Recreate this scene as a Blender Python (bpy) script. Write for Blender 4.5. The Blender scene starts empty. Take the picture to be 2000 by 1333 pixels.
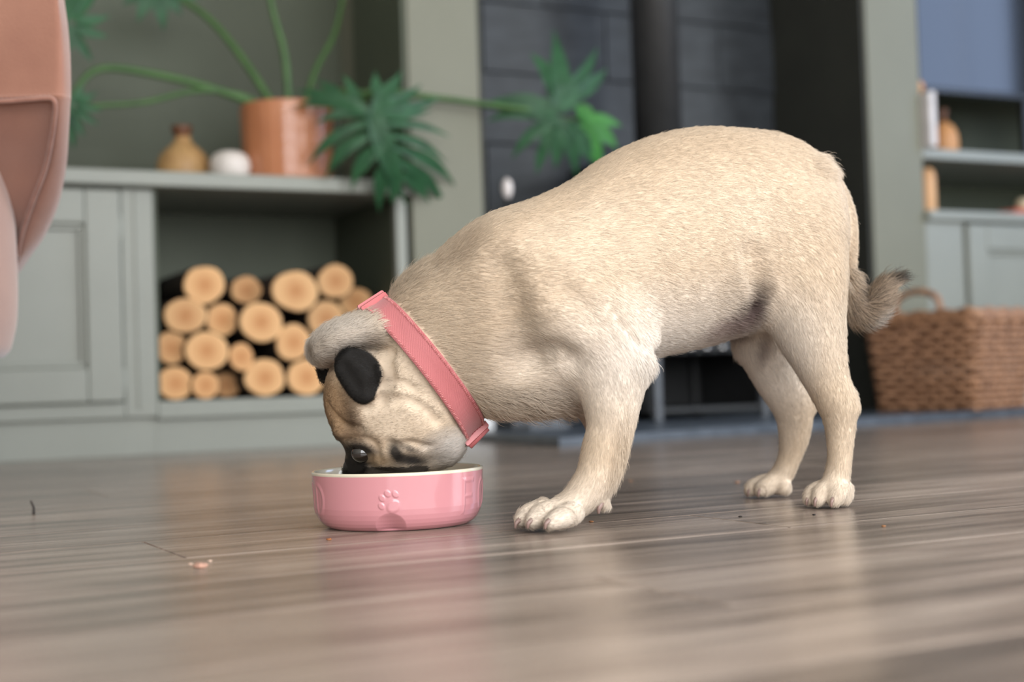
import bpy, bmesh, math, random
import numpy as np
from mathutils import Vector, Matrix
random.seed(7); RNG = np.random.default_rng(11)
SC = bpy.context.scene
COL = SC.collection
PI = math.pi

# ------------------------------------------------------------------ camera
F = 2000 * 50.0 / 36.0; CX, CY = 1000.0, 666.5; CAMH = .127
PITCH, ROLL = .0306, .033
_f = np.array([0, math.cos(PITCH), math.sin(PITCH)]); _r0 = np.array([1., 0, 0]); _t0 = np.cross(_r0, _f)
_r = math.cos(ROLL) * _r0 - math.sin(ROLL) * _t0
_t = math.sin(ROLL) * _r0 + math.cos(ROLL) * _t0
CAM = np.array([0, 0, CAMH])
cam_d = bpy.data.cameras.new('camera'); cam = bpy.data.objects.new('camera', cam_d); COL.objects.link(cam)
cam.matrix_world = Matrix(((_r[0], _t[0], -_f[0], 0), (_r[1], _t[1], -_f[1], 0), (_r[2], _t[2], -_f[2], CAMH), (0, 0, 0, 1)))
cam_d.lens = 50; cam_d.sensor_width = 36; cam_d.sensor_fit = 'HORIZONTAL'; cam_d.clip_start = .05
cam_d.dof.use_dof = True; cam_d.dof.focus_distance = 1.275; cam_d.dof.aperture_fstop = 3.6
SC.camera = cam

# ------------------------------------------------------------------ view, world, daylight
SC.view_settings.view_transform = 'Standard'; SC.view_settings.look = 'None'
SC.view_settings.gamma = 1.0; SC.view_settings.use_curve_mapping = False
SC.view_settings.exposure = -0.40
SC.cycles.use_denoising = True
SC.cycles.max_bounces = 8
world = bpy.data.worlds.new('world'); SC.world = world; world.use_nodes = True
_bg = world.node_tree.nodes['Background']; _bg.inputs[0].default_value = (.62, .75, 1.0, 1); _bg.inputs[1].default_value = 1.2

# ------------------------------------------------------------------ wall frame: u along the chimney wall, v into it
ANG = math.radians(27)
U = np.array([math.cos(ANG), math.sin(ANG), 0]); V = np.array([-math.sin(ANG), math.cos(ANG), 0])
def ray(x, y): return _f + _r * (x - CX) / F - _t * (y - CY) / F
def on_z(x, y, z=0.):
    d = ray(x, y); return CAM + d * ((z - CAMH) / d[2])
def at_Y(x, y, Y):
    d = ray(x, y); return CAM + d * (Y / d[1])
P0 = on_z(300, 889)
def W(u, v, z=0.): return P0 + U * u + V * v + np.array([0, 0, z])
def on_v(x, y, v=0.):
    d = ray(x, y); p = W(0, v); return CAM + d * (np.dot(p - CAM, V) / np.dot(d, V))
def uz(x, y, v=0.):
    p = on_v(x, y, v); return float((p - P0) @ U), float(p[2])
def uv_of(p): return float((np.asarray(p) - P0) @ U), float((np.asarray(p) - P0) @ V)
def proj(P):
    q = np.asarray(P) - CAM; z = q @ _f
    return CX + F * (q @ _r) / z, CY - F * (q @ _t) / z

def area_light(name, u, v, z, su, sz, nrm_uv, power, color):
    l = bpy.data.lights.new(name, 'AREA'); l.shape = 'RECTANGLE'; l.size = su; l.size_y = sz; l.energy = power; l.color = color
    o = bpy.data.objects.new(name, l); COL.objects.link(o)
    n = U * nrm_uv[0] + V * nrm_uv[1]
    o.matrix_world = Matrix.Translation(Vector(W(u, v, z))) @ Vector(-n).to_track_quat('Z', 'Y').to_matrix().to_4x4()
    return o
ROOM = dict(u0=-2.6, u1=3.7, v0=-4.7, v1=.46, h=2.45)
WIN_R = (-4.55, -2.5, .35, 2.15)      # near
WIN_T = (-1.9, -.75, .75, 2.15)       # far small window in the same wall
# window in the right wall: v range, z range
WIN_F = (-2.3, 1.9, .25, 2.15)        # window in the wall behind the camera: u range, z range
area_light('window_right_offscreen', ROOM['u1'] - .03, (WIN_R[0] + WIN_R[1]) / 2, (WIN_R[2] + WIN_R[3]) / 2, WIN_R[1] - WIN_R[0] - .1, WIN_R[3] - WIN_R[2] - .1, (-1, 0), 132, (.90, .95, 1.0))
area_light('window_right_far_offscreen', ROOM['u1'] - .03, (WIN_T[0] + WIN_T[1]) / 2, (WIN_T[2] + WIN_T[3]) / 2, WIN_T[1] - WIN_T[0] - .1, WIN_T[3] - WIN_T[2] - .1, (-1, 0), 30, (.50, .66, 1.0))
area_light('window_behind_camera_offscreen', (WIN_F[0] + WIN_F[1]) / 2, ROOM['v0'] + .03, (WIN_F[2] + WIN_F[3]) / 2, WIN_F[1] - WIN_F[0] - .1, WIN_F[3] - WIN_F[2] - .1, (0, 1), 190, (1.0, .985, .965))

# ------------------------------------------------------------------ helpers
def s2l(c):
    c = np.asarray(c, float) / 255.; return np.where(c <= .04045, c / 12.92, ((c + .055) / 1.055) ** 2.4)
def rgba(c): r = s2l(c); return (float(r[0]), float(r[1]), float(r[2]), 1.)
def nodes(m):
    m.use_nodes = True; nt = m.node_tree; return nt, nt.nodes['Principled BSDF']
def N(nt, t, **k):
    n = nt.nodes.new(t)
    for a, b in k.items():
        if a.startswith('i_'):
            key = a[2:]; key = int(key) if key.isdigit() else key.replace('_', ' ')
            n.inputs[key].default_value = b
        else: setattr(n, a, b)
    return n
def mat(name, c, rough=.5, c2=None, scale=20., bump=0., bscale=None, metal=0., spec=.5, stretch=(1, 1, 1), coat=0., sheen=0.):
    m = bpy.data.materials.new(name); nt, b = nodes(m); L = nt.links.new
    b.inputs['Roughness'].default_value = rough; b.inputs['Metallic'].default_value = metal
    b.inputs['Specular IOR Level'].default_value = spec; b.inputs['Coat Weight'].default_value = coat
    b.inputs['Sheen Weight'].default_value = sheen
    tc = N(nt, 'ShaderNodeTexCoord'); mp = N(nt, 'ShaderNodeMapping'); mp.inputs['Scale'].default_value = stretch
    L(tc.outputs['Object'], mp.inputs[0])
    no = N(nt, 'ShaderNodeTexNoise', i_Scale=scale, i_Detail=5.); L(mp.outputs[0], no.inputs['Vector'])
    if c2 is None: c2 = tuple(x * .93 for x in c)
    rp = N(nt, 'ShaderNodeValToRGB'); rp.color_ramp.elements[0].position = .35; rp.color_ramp.elements[1].position = .65
    rp.color_ramp.elements[0].color = rgba(c2); rp.color_ramp.elements[1].color = rgba(c)
    L(no.outputs['Fac'], rp.inputs[0]); L(rp.outputs[0], b.inputs['Base Color'])
    if bump:
        n2 = N(nt, 'ShaderNodeTexNoise', i_Scale=bscale or scale * 3, i_Detail=4.); L(mp.outputs[0], n2.inputs['Vector'])
        bp = N(nt, 'ShaderNodeBump', i_Strength=bump, i_Distance=.002); L(n2.outputs['Fac'], bp.inputs['Height']); L(bp.outputs[0], b.inputs['Normal'])
    return m

WM = {}
def reg(o, wm, parent=None):
    COL.objects.link(o); WM[o] = wm.copy()
    if parent is not None:
        o.parent = parent; o.matrix_parent_inverse = WM[parent].inverted()
    o.matrix_basis = wm
    return o
def tag(o, label, cat=None, group=None, kind=None):
    if label: o['label'] = label
    if cat: o['category'] = cat
    if group: o['group'] = group
    if kind: o['kind'] = kind
    return o
def frame(p, ang=ANG): return Matrix.Translation(Vector(p)) @ Matrix.Rotation(ang, 4, 'Z')
def thing(name, p, label, cat, group=None, ang=ANG, kind=None):
    o = bpy.data.objects.new(name, None); o.empty_display_size = .05
    reg(o, frame(p, ang)); return tag(o, label, cat, group, kind)
def mesh_obj(name, verts, faces, m, wm=None, parent=None, smooth=False):
    me = bpy.data.meshes.new(name); me.from_pydata([tuple(map(float, v)) for v in verts], [], [tuple(map(int, f)) for f in faces])
    if smooth: me.polygons.foreach_set('use_smooth', [True] * len(me.polygons))
    me.validate(); me.update()
    if m: me.materials.append(m)
    o = bpy.data.objects.new(name, me)
    return reg(o, wm if wm is not None else Matrix.Identity(4), parent)
def bm_obj(name, bm, m, wm, parent=None, smooth=False):
    me = bpy.data.meshes.new(name); bmesh.ops.recalc_face_normals(bm, faces=bm.faces); bm.to_mesh(me); bm.free()
    if smooth: me.polygons.foreach_set('use_smooth', [True] * len(me.polygons))
    for mm in (m if isinstance(m, (list, tuple)) else [m]): me.materials.append(mm)
    o = bpy.data.objects.new(name, me); return reg(o, wm, parent)
def bm_box(bm, x0, x1, y0, y1, z0, z1, bev=0., seg=2):
    r = bmesh.ops.create_cube(bm, size=1.)
    for v in r['verts']:
        v.co = Vector(((x0 + x1) / 2 + v.co.x * (x1 - x0), (y0 + y1) / 2 + v.co.y * (y1 - y0), (z0 + z1) / 2 + v.co.z * (z1 - z0)))
    if bev > 0:
        es = list({e for v in r['verts'] for e in v.link_edges})
        bmesh.ops.bevel(bm, geom=es, offset=bev, segments=seg, affect='EDGES', profile=.5)
def wbox(name, u0, u1, v0, v1, z0, z1, m, parent=None, bev=.002):
    """a bevelled board in wall coordinates, origin at its base centre"""
    bm = bmesh.new(); a, b, h = (u1 - u0) / 2, (v1 - v0) / 2, z1 - z0
    bm_box(bm, -a, a, -b, b, 0, h, min(bev, a * .4, b * .4, h * .4))
    return bm_obj(name, bm, m, frame(W((u0 + u1) / 2, (v0 + v1) / 2, z0)), parent)
def lathe_bm(bm, prof, n=48, off=(0, 0, 0), wob=None):
    rings = []
    for (r, z) in prof:
        ring = []
        for i in range(n):
            a = 2 * PI * i / n; rr = r * (1 + (wob(a, z) if wob else 0))
            ring.append(bm.verts.new((off[0] + rr * math.cos(a), off[1] + rr * math.sin(a), off[2] + z)))
        rings.append(ring)
    for a, b in zip(rings, rings[1:]):
        for i in range(n): bm.faces.new((a[i], a[(i + 1) % n], b[(i + 1) % n], b[i]))
    bm.faces.new(rings[0][::-1]); bm.faces.new(rings[-1])
def catmull(pts, n):
    pts = np.asarray(pts, float); k = len(pts)
    ext = np.vstack([2 * pts[0] - pts[1], pts, 2 * pts[-1] - pts[-2]]); out = []
    for i in range(k - 1):
        p0, p1, p2, p3 = ext[i:i + 4]
        for j in range(n):
            t = j / n
            out.append(.5 * ((2 * p1) + (-p0 + p2) * t + (2 * p0 - 5 * p1 + 4 * p2 - p3) * t * t + (-p0 + 3 * p1 - 3 * p2 + p3) * t ** 3))
    out.append(pts[-1]); return np.array(out)
def tube_geo(path, rad, sides=8, closed=False):
    path = np.asarray(path, float); k = len(path); rad = np.broadcast_to(np.asarray(rad, float), (k,))
    tan = np.roll(path, -1, 0) - np.roll(path, 1, 0) if closed else np.gradient(path, axis=0)
    tan /= np.linalg.norm(tan, axis=1)[:, None] + 1e-12
    ref = np.array([0, 0, 1.]) if abs(tan[0][2]) < .9 else np.array([1., 0, 0]); verts = []; nprev = None
    for i in range(k):
        n = ref - tan[i] * (ref @ tan[i]) if nprev is None else nprev - tan[i] * (nprev @ tan[i])
        n /= np.linalg.norm(n) + 1e-12; b = np.cross(tan[i], n); nprev = n
        for j in range(sides):
            a = 2 * PI * j / sides; verts.append(path[i] + rad[i] * (math.cos(a) * n + math.sin(a) * b))
    faces = []
    for i in range(k if closed else k - 1):
        i2 = (i + 1) % k
        for j in range(sides): faces.append((i * sides + j, i * sides + (j + 1) % sides, i2 * sides + (j + 1) % sides, i2 * sides + j))
    if not closed: faces += [tuple(range(sides))[::-1], tuple(range((k - 1) * sides, k * sides))]
    return verts, faces
def tube(name, path, rad, m, parent=None, sides=8, closed=False, org=None):
    org = np.asarray(path[0] if org is None else org, float)
    v, f = tube_geo(np.asarray(path, float) - org, rad, sides, closed)
    return mesh_obj(name, v, f, m, Matrix.Translation(Vector(org)), parent, True)

# ------------------------------------------------------------------ materials of the setting
SAGE = mat('sage_paint', (144, 147, 138), .42, (140, 143, 134), 6., .15, 60.)
SAGE_WALL = mat('sage_wall_paint', (124, 124, 108), .6, (120, 120, 104), 4., .2, 80.)
GREEN_WALL = mat('recess_dull_green', (80, 86, 70), .6, (76, 82, 67), 4., .2, 80.)  # duller, darker green than the fronts, for back wall, recess and niche interiors
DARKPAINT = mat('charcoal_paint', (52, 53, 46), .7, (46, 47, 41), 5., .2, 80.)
CEIL = mat('ceiling_paint', (226, 224, 218), .8)
PLASTER = mat('plain_wall_paint', (196, 194, 184), .8)
WHITE_TRIM = mat('white_skirting_paint', (232, 232, 232), .4)
SLATE = mat('slate_hearth_stone', (88, 96, 106), .32, (66, 74, 84), 18., .4, 50.)
SLATE_TILE = mat('slate_wall_tile', (58, 63, 68), .5, (42, 46, 51), 9., .6, 40., stretch=(1, 1, 4))
GROUT = mat('dark_grout', (40, 42, 44), .9)
IRON = mat('black_cast_iron', (42, 43, 44), .45, (36, 37, 38), 40., .2, 150.)
IRON_GREY = mat('grey_enamel_iron', (96, 100, 106), .35, (84, 88, 94), 30.)
CHROME = mat('brushed_steel', (190, 188, 186), .25, metal=1.)
GLASSBLK = mat('dark_stove_glass', (14, 14, 13), .1)

# ------------------------------------------------------------------ floor of planks
def wood_floor():
    m = bpy.data.materials.new('grey_brown_plank'); nt, b = nodes(m); L = nt.links.new
    tc = N(nt, 'ShaderNodeTexCoord'); oi = N(nt, 'ShaderNodeObjectInfo')
    ad = N(nt, 'ShaderNodeVectorMath', operation='MULTIPLY_ADD'); ad.inputs[1].default_value = (1, 1, 1)
    cb = N(nt, 'ShaderNodeCombineXYZ'); mu = N(nt, 'ShaderNodeMath', operation='MULTIPLY', i_1=37.)
    L(oi.outputs['Random'], mu.inputs[0]); L(mu.outputs[0], cb.inputs[0]); L(mu.outputs[0], cb.inputs[2])
    L(tc.outputs['Object'], ad.inputs[0]); L(cb.outputs[0], ad.inputs[2])
    def tex(scale, st, detail=6., rough=.6, dist=0.):
        mp = N(nt, 'ShaderNodeMapping'); mp.inputs['Scale'].default_value = st; L(ad.outputs[0], mp.inputs[0])
        n = N(nt, 'ShaderNodeTexNoise', i_Scale=scale, i_Detail=detail, i_Roughness=rough, i_Distortion=dist); L(mp.outputs[0], n.inputs['Vector']); return n
    a = tex(2.2, (1.2, 13, 1), 6, .62, .7); c = tex(7., (1.0, 62, 1), 6, .72); d = tex(1.4, (1, 2.5, 1), 3)
    r1 = N(nt, 'ShaderNodeValToRGB'); e = r1.color_ramp.elements
    e[0].position = .30; e[0].color = rgba((100, 88, 79)); e[1].position = .74; e[1].color = rgba((190, 174, 160))
    k = e.new(.5); k.color = rgba((152, 136, 124)); L(a.outputs['Fac'], r1.inputs[0])
    r2 = N(nt, 'ShaderNodeValToRGB'); r2.color_ramp.elements[0].position = .28; r2.color_ramp.elements[0].color = (.42, .40, .38, 1); r2.color_ramp.elements[1].position = .60; r2.color_ramp.elements[1].color = (1, 1, 1, 1)
    L(c.outputs['Fac'], r2.inputs[0])
    mx = N(nt, 'ShaderNodeMix', data_type='RGBA', blend_type='MULTIPLY'); mx.inputs[0].default_value = .75
    L(r1.outputs[0], mx.inputs[6]); L(r2.outputs[0], mx.inputs[7])
    tr = N(nt, 'ShaderNodeMapRange', i_3=.78, i_4=1.12); L(oi.outputs['Random'], tr.inputs[0])
    tr2 = N(nt, 'ShaderNodeMapRange', i_1=.3, i_2=.7, i_3=.85, i_4=1.1); L(d.outputs['Fac'], tr2.inputs[0])
    mm = N(nt, 'ShaderNodeMath', operation='MULTIPLY'); L(tr.outputs[0], mm.inputs[0]); L(tr2.outputs[0], mm.inputs[1])
    hs = N(nt, 'ShaderNodeHueSaturation'); L(mx.outputs[2], hs.inputs['Color']); L(mm.outputs[0], hs.inputs['Value'])
    L(hs.outputs[0], b.inputs['Base Color'])
    rr = N(nt, 'ShaderNodeMapRange', i_3=.15, i_4=.30); L(c.outputs['Fac'], rr.inputs[0]); L(rr.outputs[0], b.inputs['Roughness'])
    bp = N(nt, 'ShaderNodeBump', i_Strength=.22, i_Distance=.0012); L(c.outputs['Fac'], bp.inputs['Height']); L(bp.outputs[0], b.inputs['Normal'])
    return m
PLANK = wood_floor()
floor = wbox('floor', ROOM['u0'], ROOM['u1'], ROOM['v0'], ROOM['v1'] + .1, -.06, -.008, GROUT, bev=0); tag(floor, 'grey-brown wood plank floor under the dog and bowl', None, kind='structure')
PW, PL = .152, 1.22
_pm = bmesh.new(); bm_box(_pm, -PL / 2 + .0004, PL / 2 - .0004, -PW / 2 + .0004, PW / 2 - .0004, -.008, 0, .0012, 1)
_pme = bpy.data.meshes.new('plank'); _pm.to_mesh(_pme); _pm.free(); _pme.materials.append(PLANK)
for j in range(34):
    vv = .43 - PW * (j + .5); off = (j * .47) % PL
    for i in range(7):
        uu = ROOM['u0'] - PL * .5 + off + PL * i
        if uu > ROOM['u1'] - .2 or uu < ROOM['u0'] + .2: continue
        reg(bpy.data.objects.new('plank', _pme), frame(W(uu, vv, 0)), floor)

# ------------------------------------------------------------------ walls, ceiling, windows outside the frame
R = ROOM
def struct(o, label): return tag(o, label, None, None, 'structure')
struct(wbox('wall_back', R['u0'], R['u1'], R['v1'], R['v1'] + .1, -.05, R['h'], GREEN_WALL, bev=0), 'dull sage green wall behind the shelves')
struct(wbox('wall_left', R['u0'] - .1, R['u0'], R['v0'], R['v1'] + .1, -.05, R['h'], PLASTER, bev=0), 'plain painted side wall')
struct(wbox('ceiling', R['u0'] - .1, R['u1'] + .1, R['v0'] - .1, R['v1'] + .1, R['h'], R['h'] + .1, CEIL, bev=0), 'plain white ceiling')
def wall_with_hole(name, along_u, a0, a1, b, thick, h0, h1, label, more=None):
    bm = bmesh.new(); lo, hi = (R['u0'], R['u1']) if along_u else (R['v0'], R['v1'])
    pc = [(lo, a0, -.05, R['h']), (a0, a1, -.05, h0), (a0, a1, h1, R['h'])]
    if more: pc += [(a1, more[0], -.05, R['h']), (more[0], more[1], -.05, more[2]), (more[0], more[1], more[3], R['h']), (more[1], hi, -.05, R['h'])]
    else: pc.append((a1, hi, -.05, R['h']))
    for (p0, p1, z0, z1) in pc:
        if along_u: bm_box(bm, p0, p1, b, b + thick, z0, z1)
        else: bm_box(bm, b, b + thick, p0, p1, z0, z1)
    return struct(bm_obj(name, bm, PLASTER, frame(W(0, 0, 0))), label)
wall_with_hole('wall_right', False, WIN_R[0], WIN_R[1], R['u1'], .1, WIN_R[2], WIN_R[3], 'plain painted wall with two windows', WIN_T)
wall_with_hole('wall_front', True, WIN_F[0], WIN_F[1], R['v0'] - .1, .1, WIN_F[2], WIN_F[3], 'plain painted wall with tall glazing')
def win(name, along_u, a0, a1, b, h0, h1):
    bm = bmesh.new(); t = .05
    cuts = np.linspace(a0, a1, 4)
    for c in cuts: (bm_box(bm, c - t / 2, c + t / 2, b, b + .05, h0, h1) if along_u else bm_box(bm, b, b + .05, c - t / 2, c + t / 2, h0, h1))
    for z in (h0, h1 - t): (bm_box(bm, a0, a1, b, b + .05, z, z + t) if along_u else bm_box(bm, b, b + .05, a0, a1, z, z + t))
    return struct(bm_obj(name, bm, WHITE_TRIM, frame(W(0, 0, 0))), 'white painted window frame')
win('window_1', False, WIN_R[0], WIN_R[1], R['u1'] + .03, WIN_R[2], WIN_R[3])
win('window_3', False, WIN_T[0], WIN_T[1], R['u1'] + .03, WIN_T[2], WIN_T[3])
win('window_2', True, WIN_F[0], WIN_F[1], R['v0'] - .08, WIN_F[2], WIN_F[3])

# chimney wall: two piers, dark reveals, tiled alcove
uPL0, uPL1, uPR0, uPR1 = .628, .816, 2.045, 2.238
ALC = .42
struct(wbox('wall_pier_left', uPL0, uPL1, 0, R['v1'], 0, R['h'], SAGE_WALL, bev=.003), 'sage painted pier beside the stove alcove')
struct(wbox('wall_pier_right', uPR0, uPR1, 0, R['v1'], 0, R['h'], SAGE_WALL, bev=.003), 'sage painted pier between stove alcove and right shelves')
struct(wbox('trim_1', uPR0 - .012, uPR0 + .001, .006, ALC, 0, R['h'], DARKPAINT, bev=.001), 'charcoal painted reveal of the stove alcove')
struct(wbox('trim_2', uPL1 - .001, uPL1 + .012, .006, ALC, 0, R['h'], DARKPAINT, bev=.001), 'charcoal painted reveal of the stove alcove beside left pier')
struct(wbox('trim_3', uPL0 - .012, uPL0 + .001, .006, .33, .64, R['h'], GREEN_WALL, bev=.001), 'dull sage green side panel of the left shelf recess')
sk = struct(wbox('baseboard_pier', uPL0 + .02, uPL1 + .004, -.014, 0, .0, .10, WHITE_TRIM, bev=.003), 'white skirting block at the foot of the left pier')
ab = struct(wbox('wall_alcove', uPL1, uPR0, ALC, R['v1'] + .02, 0, R['h'], GROUT, bev=0), 'dark slate tiled back wall of the stove alcove')
_tu = (uPR0 - uPL1 - .03) / 3; _tz = .2
_tm = bmesh.new(); bm_box(_tm, -_tu / 2 + .002, _tu / 2 - .002, -.008, 0, .002, _tz - .002, .0015, 1); _tme = bpy.data.meshes.new('tile'); bmesh.ops.recalc_face_normals(_tm, faces=_tm.faces); _tm.to_mesh(_tme); _tm.free(); _tme.materials.append(SLATE_TILE)
for k in range(12):
    for i in range(4):
        cu = uPL1 + .015 + _tu * (i + .5 - (.5 if k % 2 else 0))
        if cu - _tu / 2 < uPL1 - .3 or cu + _tu / 2 > uPR0 + .3: continue
        o = reg(bpy.data.objects.new('tile', _tme), frame(W(cu, ALC + random.uniform(-.001, .001), _tz * k)), ab)

# hearth slab, corner points read on the floor
hc, hr = on_z(1092, 875), on_z(1900, 819)
hdir = (hr - hc) / np.linalg.norm(hr - hc)
pts = [hc, hc + hdir * 1.95, W(2.75, .0), W(uPR0 - .012, .0), W(uPR0 - .012, ALC), W(uPL1 + .012, ALC), W(uPL1 + .012, -.02), W(.715, -.02)]
bm = bmesh.new(); vs = [bm.verts.new(Vector(p - hc)) for p in pts]; fc = bm.faces.new(vs)
ex = bmesh.ops.extrude_face_region(bm, geom=[fc]); bmesh.ops.translate(bm, verts=[g for g in ex['geom'] if isinstance(g, bmesh.types.BMVert)], vec=(0, 0, .020))
bmesh.ops.bevel(bm, geom=[e for e in bm.edges], offset=.002, segments=1, affect='EDGES')
hearth = tag(bm_obj('hearth_slab', bm, SLATE, Matrix.Translation(Vector(hc))), 'thin dark blue-grey slate hearth slab on the plank floor', 'hearth')
HZ = .020

# ------------------------------------------------------------------ left cabinet run
ZT = .617; ZB = .0; ZL = .082
cb = thing('base_cabinet', W(-.55, .2, 0), 'pale sage panelled cabinet to the left of the log niche', 'cabinet')
wbox('body', -1.06, .010, .022, .44, ZL, .585, SAGE, cb)
wbox('plinth', -1.06, .010, .014, .05, 0, ZL + .002, SAGE, cb, .001)
wbox('face_frame_stile', -.058, .012, .0, .024, ZL, .580, SAGE, cb, .003)
wbox('stile_bead', -.030, -.020, -.003, .004, ZL + .02, .575, SAGE, cb, .0012)
wbox('bottom_rail', -1.06, -.058, .0, .024, ZL, ZL + .034, SAGE, cb, .003)
door = wbox('door', -.56, -.0615, .003, .022, ZL + .036, .575, SAGE, cb, .002)
def panel_door(door, u0, u1, z0, z1, v):
    """raised frame round a recessed panel"""
    w = .075
    for n, a in (('stile', (u0, u0 + w, z0, z1)), ('stile', (u1 - w, u1, z0, z1)), ('rail', (u0 + w, u1 - w, z0, z0 + w)), ('rail', (u0 + w, u1 - w, z1 - w, z1))):
        wbox(n, a[0], a[1], v - .016, v + .004, a[2], a[3], SAGE, door, .004)
    for a in ((u0 + w, u0 + w + .012, z0 + w, z1 - w), (u1 - w - .012, u1 - w, z0 + w, z1 - w), (u0 + w, u1 - w, z0 + w, z0 + w + .012), (u0 + w, u1 - w, z1 - w - .012, z1 - w)):
        wbox('moulding', a[0], a[1], v - .009, v + .004, a[2], a[3], SAGE, door, .005)
panel_door(door, -.56, -.0615, ZL + .036, .575, .003)
door2 = wbox('door', -1.06, -.563, .003, .022, ZL + .036, .575, SAGE, cb, .002); panel_door(door2, -1.06, -.563, ZL + .036, .575, .003)
for z in (.16, .49): tube('hinge', [W(-.0600, -.004, z - .03), W(-.0600, -.004, z + .03)], .004, SAGE, cb)

nc = thing('log_niche', W(.31, .2, 0), 'open niche under the worktop stacked with firewood', 'cabinet')
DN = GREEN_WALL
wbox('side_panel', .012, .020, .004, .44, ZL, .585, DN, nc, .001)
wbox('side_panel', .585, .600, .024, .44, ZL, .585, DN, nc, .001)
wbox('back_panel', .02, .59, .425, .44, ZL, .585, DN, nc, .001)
wbox('base_board', .012, .61, .0, .44, ZL, ZL + .034, SAGE, nc, .003)
wbox('stile', .585, .612, .0, .026, ZL, .582, SAGE, nc, .003)
wbox('plinth', .010, .61, .014, .05, 0, ZL + .002, SAGE, nc, .001)
wbox('lower_trim', .012, .61, -.004, .01, ZL - .004, ZL + .004, SAGE, nc, .001)
wt = tag(wbox('worktop', -1.08, .615, -.03, .455, .583, ZT, SAGE, None, .004), 'pale sage worktop running over the cabinet and log niche', 'worktop')

# ------------------------------------------------------------------ firewood: each log in the niche
BARK = mat('dark_rough_bark', (66, 52, 40), .9, (40, 32, 26), 40., .9, 90., stretch=(1, .3, 1))
def log_end_mat():
    m = bpy.data.materials.new('sawn_wood_end'); nt, b = nodes(m); L = nt.links.new
    tc = N(nt, 'ShaderNodeTexCoord'); oi = N(nt, 'ShaderNodeObjectInfo'); sp = N(nt, 'ShaderNodeSeparateXYZ'); cx = N(nt, 'ShaderNodeCombineXYZ')
    L(tc.outputs['Object'], sp.inputs[0]); L(sp.outputs[0], cx.inputs[0]); L(sp.outputs[2], cx.inputs[1]); L(oi.outputs['Random'], cx.inputs[2])
    ln = N(nt, 'ShaderNodeVectorMath', operation='LENGTH'); cz = N(nt, 'ShaderNodeCombineXYZ'); L(sp.outputs[0], cz.inputs[0]); L(sp.outputs[2], cz.inputs[1]); L(cz.outputs[0], ln.inputs[0])
    no = N(nt, 'ShaderNodeTexNoise', i_Scale=30., i_Detail=4.); L(cx.outputs[0], no.inputs['Vector'])
    ma = N(nt, 'ShaderNodeMath', operation='MULTIPLY_ADD', i_1=.010); L(no.outputs['Fac'], ma.inputs[0]); L(ln.outputs['Value'], ma.inputs[2])
    sc_ = N(nt, 'ShaderNodeMath', operation='MULTIPLY', i_1=1 / .05); L(ma.outputs[0], sc_.inputs[0])
    rp = N(nt, 'ShaderNodeValToRGB'); e = rp.color_ramp.elements; e[0].position = .05; e[0].color = rgba((182, 122, 72)); e[1].position = .95; e[1].color = rgba((226, 180, 128))
    q = e.new(.45); q.color = rgba((206, 154, 104)); L(sc_.outputs[0], rp.inputs[0])
    wv = N(nt, 'ShaderNodeMath', operation='SINE'); m2 = N(nt, 'ShaderNodeMath', operation='MULTIPLY', i_1=1500.); L(ma.outputs[0], m2.inputs[0]); L(m2.outputs[0], wv.inputs[0])
    mr = N(nt, 'ShaderNodeMapRange', i_1=-1., i_2=1., i_3=.9, i_4=1.05); L(wv.outputs[0], mr.inputs[0])
    r2 = N(nt, 'ShaderNodeMapRange', i_3=.84, i_4=1.1); L(oi.outputs['Random'], r2.inputs[0])
    mv = N(nt, 'ShaderNodeMath', operation='MULTIPLY'); L(mr.outputs[0], mv.inputs[0]); L(r2.outputs[0], mv.inputs[1])
    hs = N(nt, 'ShaderNodeHueSaturation'); L(rp.outputs[0], hs.inputs['Color']); L(mv.outputs[0], hs.inputs['Value']); L(hs.outputs[0], b.inputs['Base Color'])
    b.inputs['Roughness'].default_value = .8; return m
LOGEND = log_end_mat()
LOGS = [  # photograph pixel of the cut end, radii, setback of the cut from the niche front
    (399, 557, 39, 40, .05, 'pale cut log resting top left of the stack, against the dark back'),
    (481, 567, 30, 29, .09, 'small tan log lying alone on top between two larger ones'),
    (577, 569, 45, 43, .04, 'large log with fine growth rings on top of the stack'),
    (655, 550, 35, 36, .06, 'pinkish smooth log at the top right end of the stack'),
    (695, 590, 32, 30, .12, 'orange-brown log set back under the pinkish top log'),
    (362, 617, 41, 36, .05, 'log with a deep orange heart against the niche side'),
    (433, 625, 30, 34, .07, 'dull brown oval log next to the orange-hearted one'),
    (510, 630, 41, 43, .04, 'ringed log with a pointed lower edge in mid stack'),
    (637, 624, 38, 38, .07, 'tan log half behind the dog, below the pinkish one'),
    (335, 680, 29, 34, .06, 'pale pink log pressed against the niche side, second from bottom'),
    (404, 686, 41, 40, .04, 'large evenly orange log left of the smallest one'),
    (471, 698, 24, 29, .04, 'smallest log of the stack, light orange, in mid stack'),
    (573, 669, 35, 38, .04, 'smooth plain orange log right of the mid stack'),
    (342, 748, 35, 34, .05, 'smooth light orange log on the niche floor by the side'),
    (401, 752, 26, 28, .04, 'small pale log on the niche floor, second from the side'),
    (441, 753, 28, 27, .11, 'shadowed set-back log on the niche floor'),
    (517, 736, 39, 39, .04, 'log with greyish rings on the niche floor, mid row'),
    (598, 741, 37, 37, .05, 'pale cream log on the niche floor nearest the dog'),
    (668, 745, 34, 35, .06, 'log on the niche floor behind the dog\'s head'),
    (655, 680, 30, 30, .06, 'log in mid stack hidden behind the dog\'s brow'),
]
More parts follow.
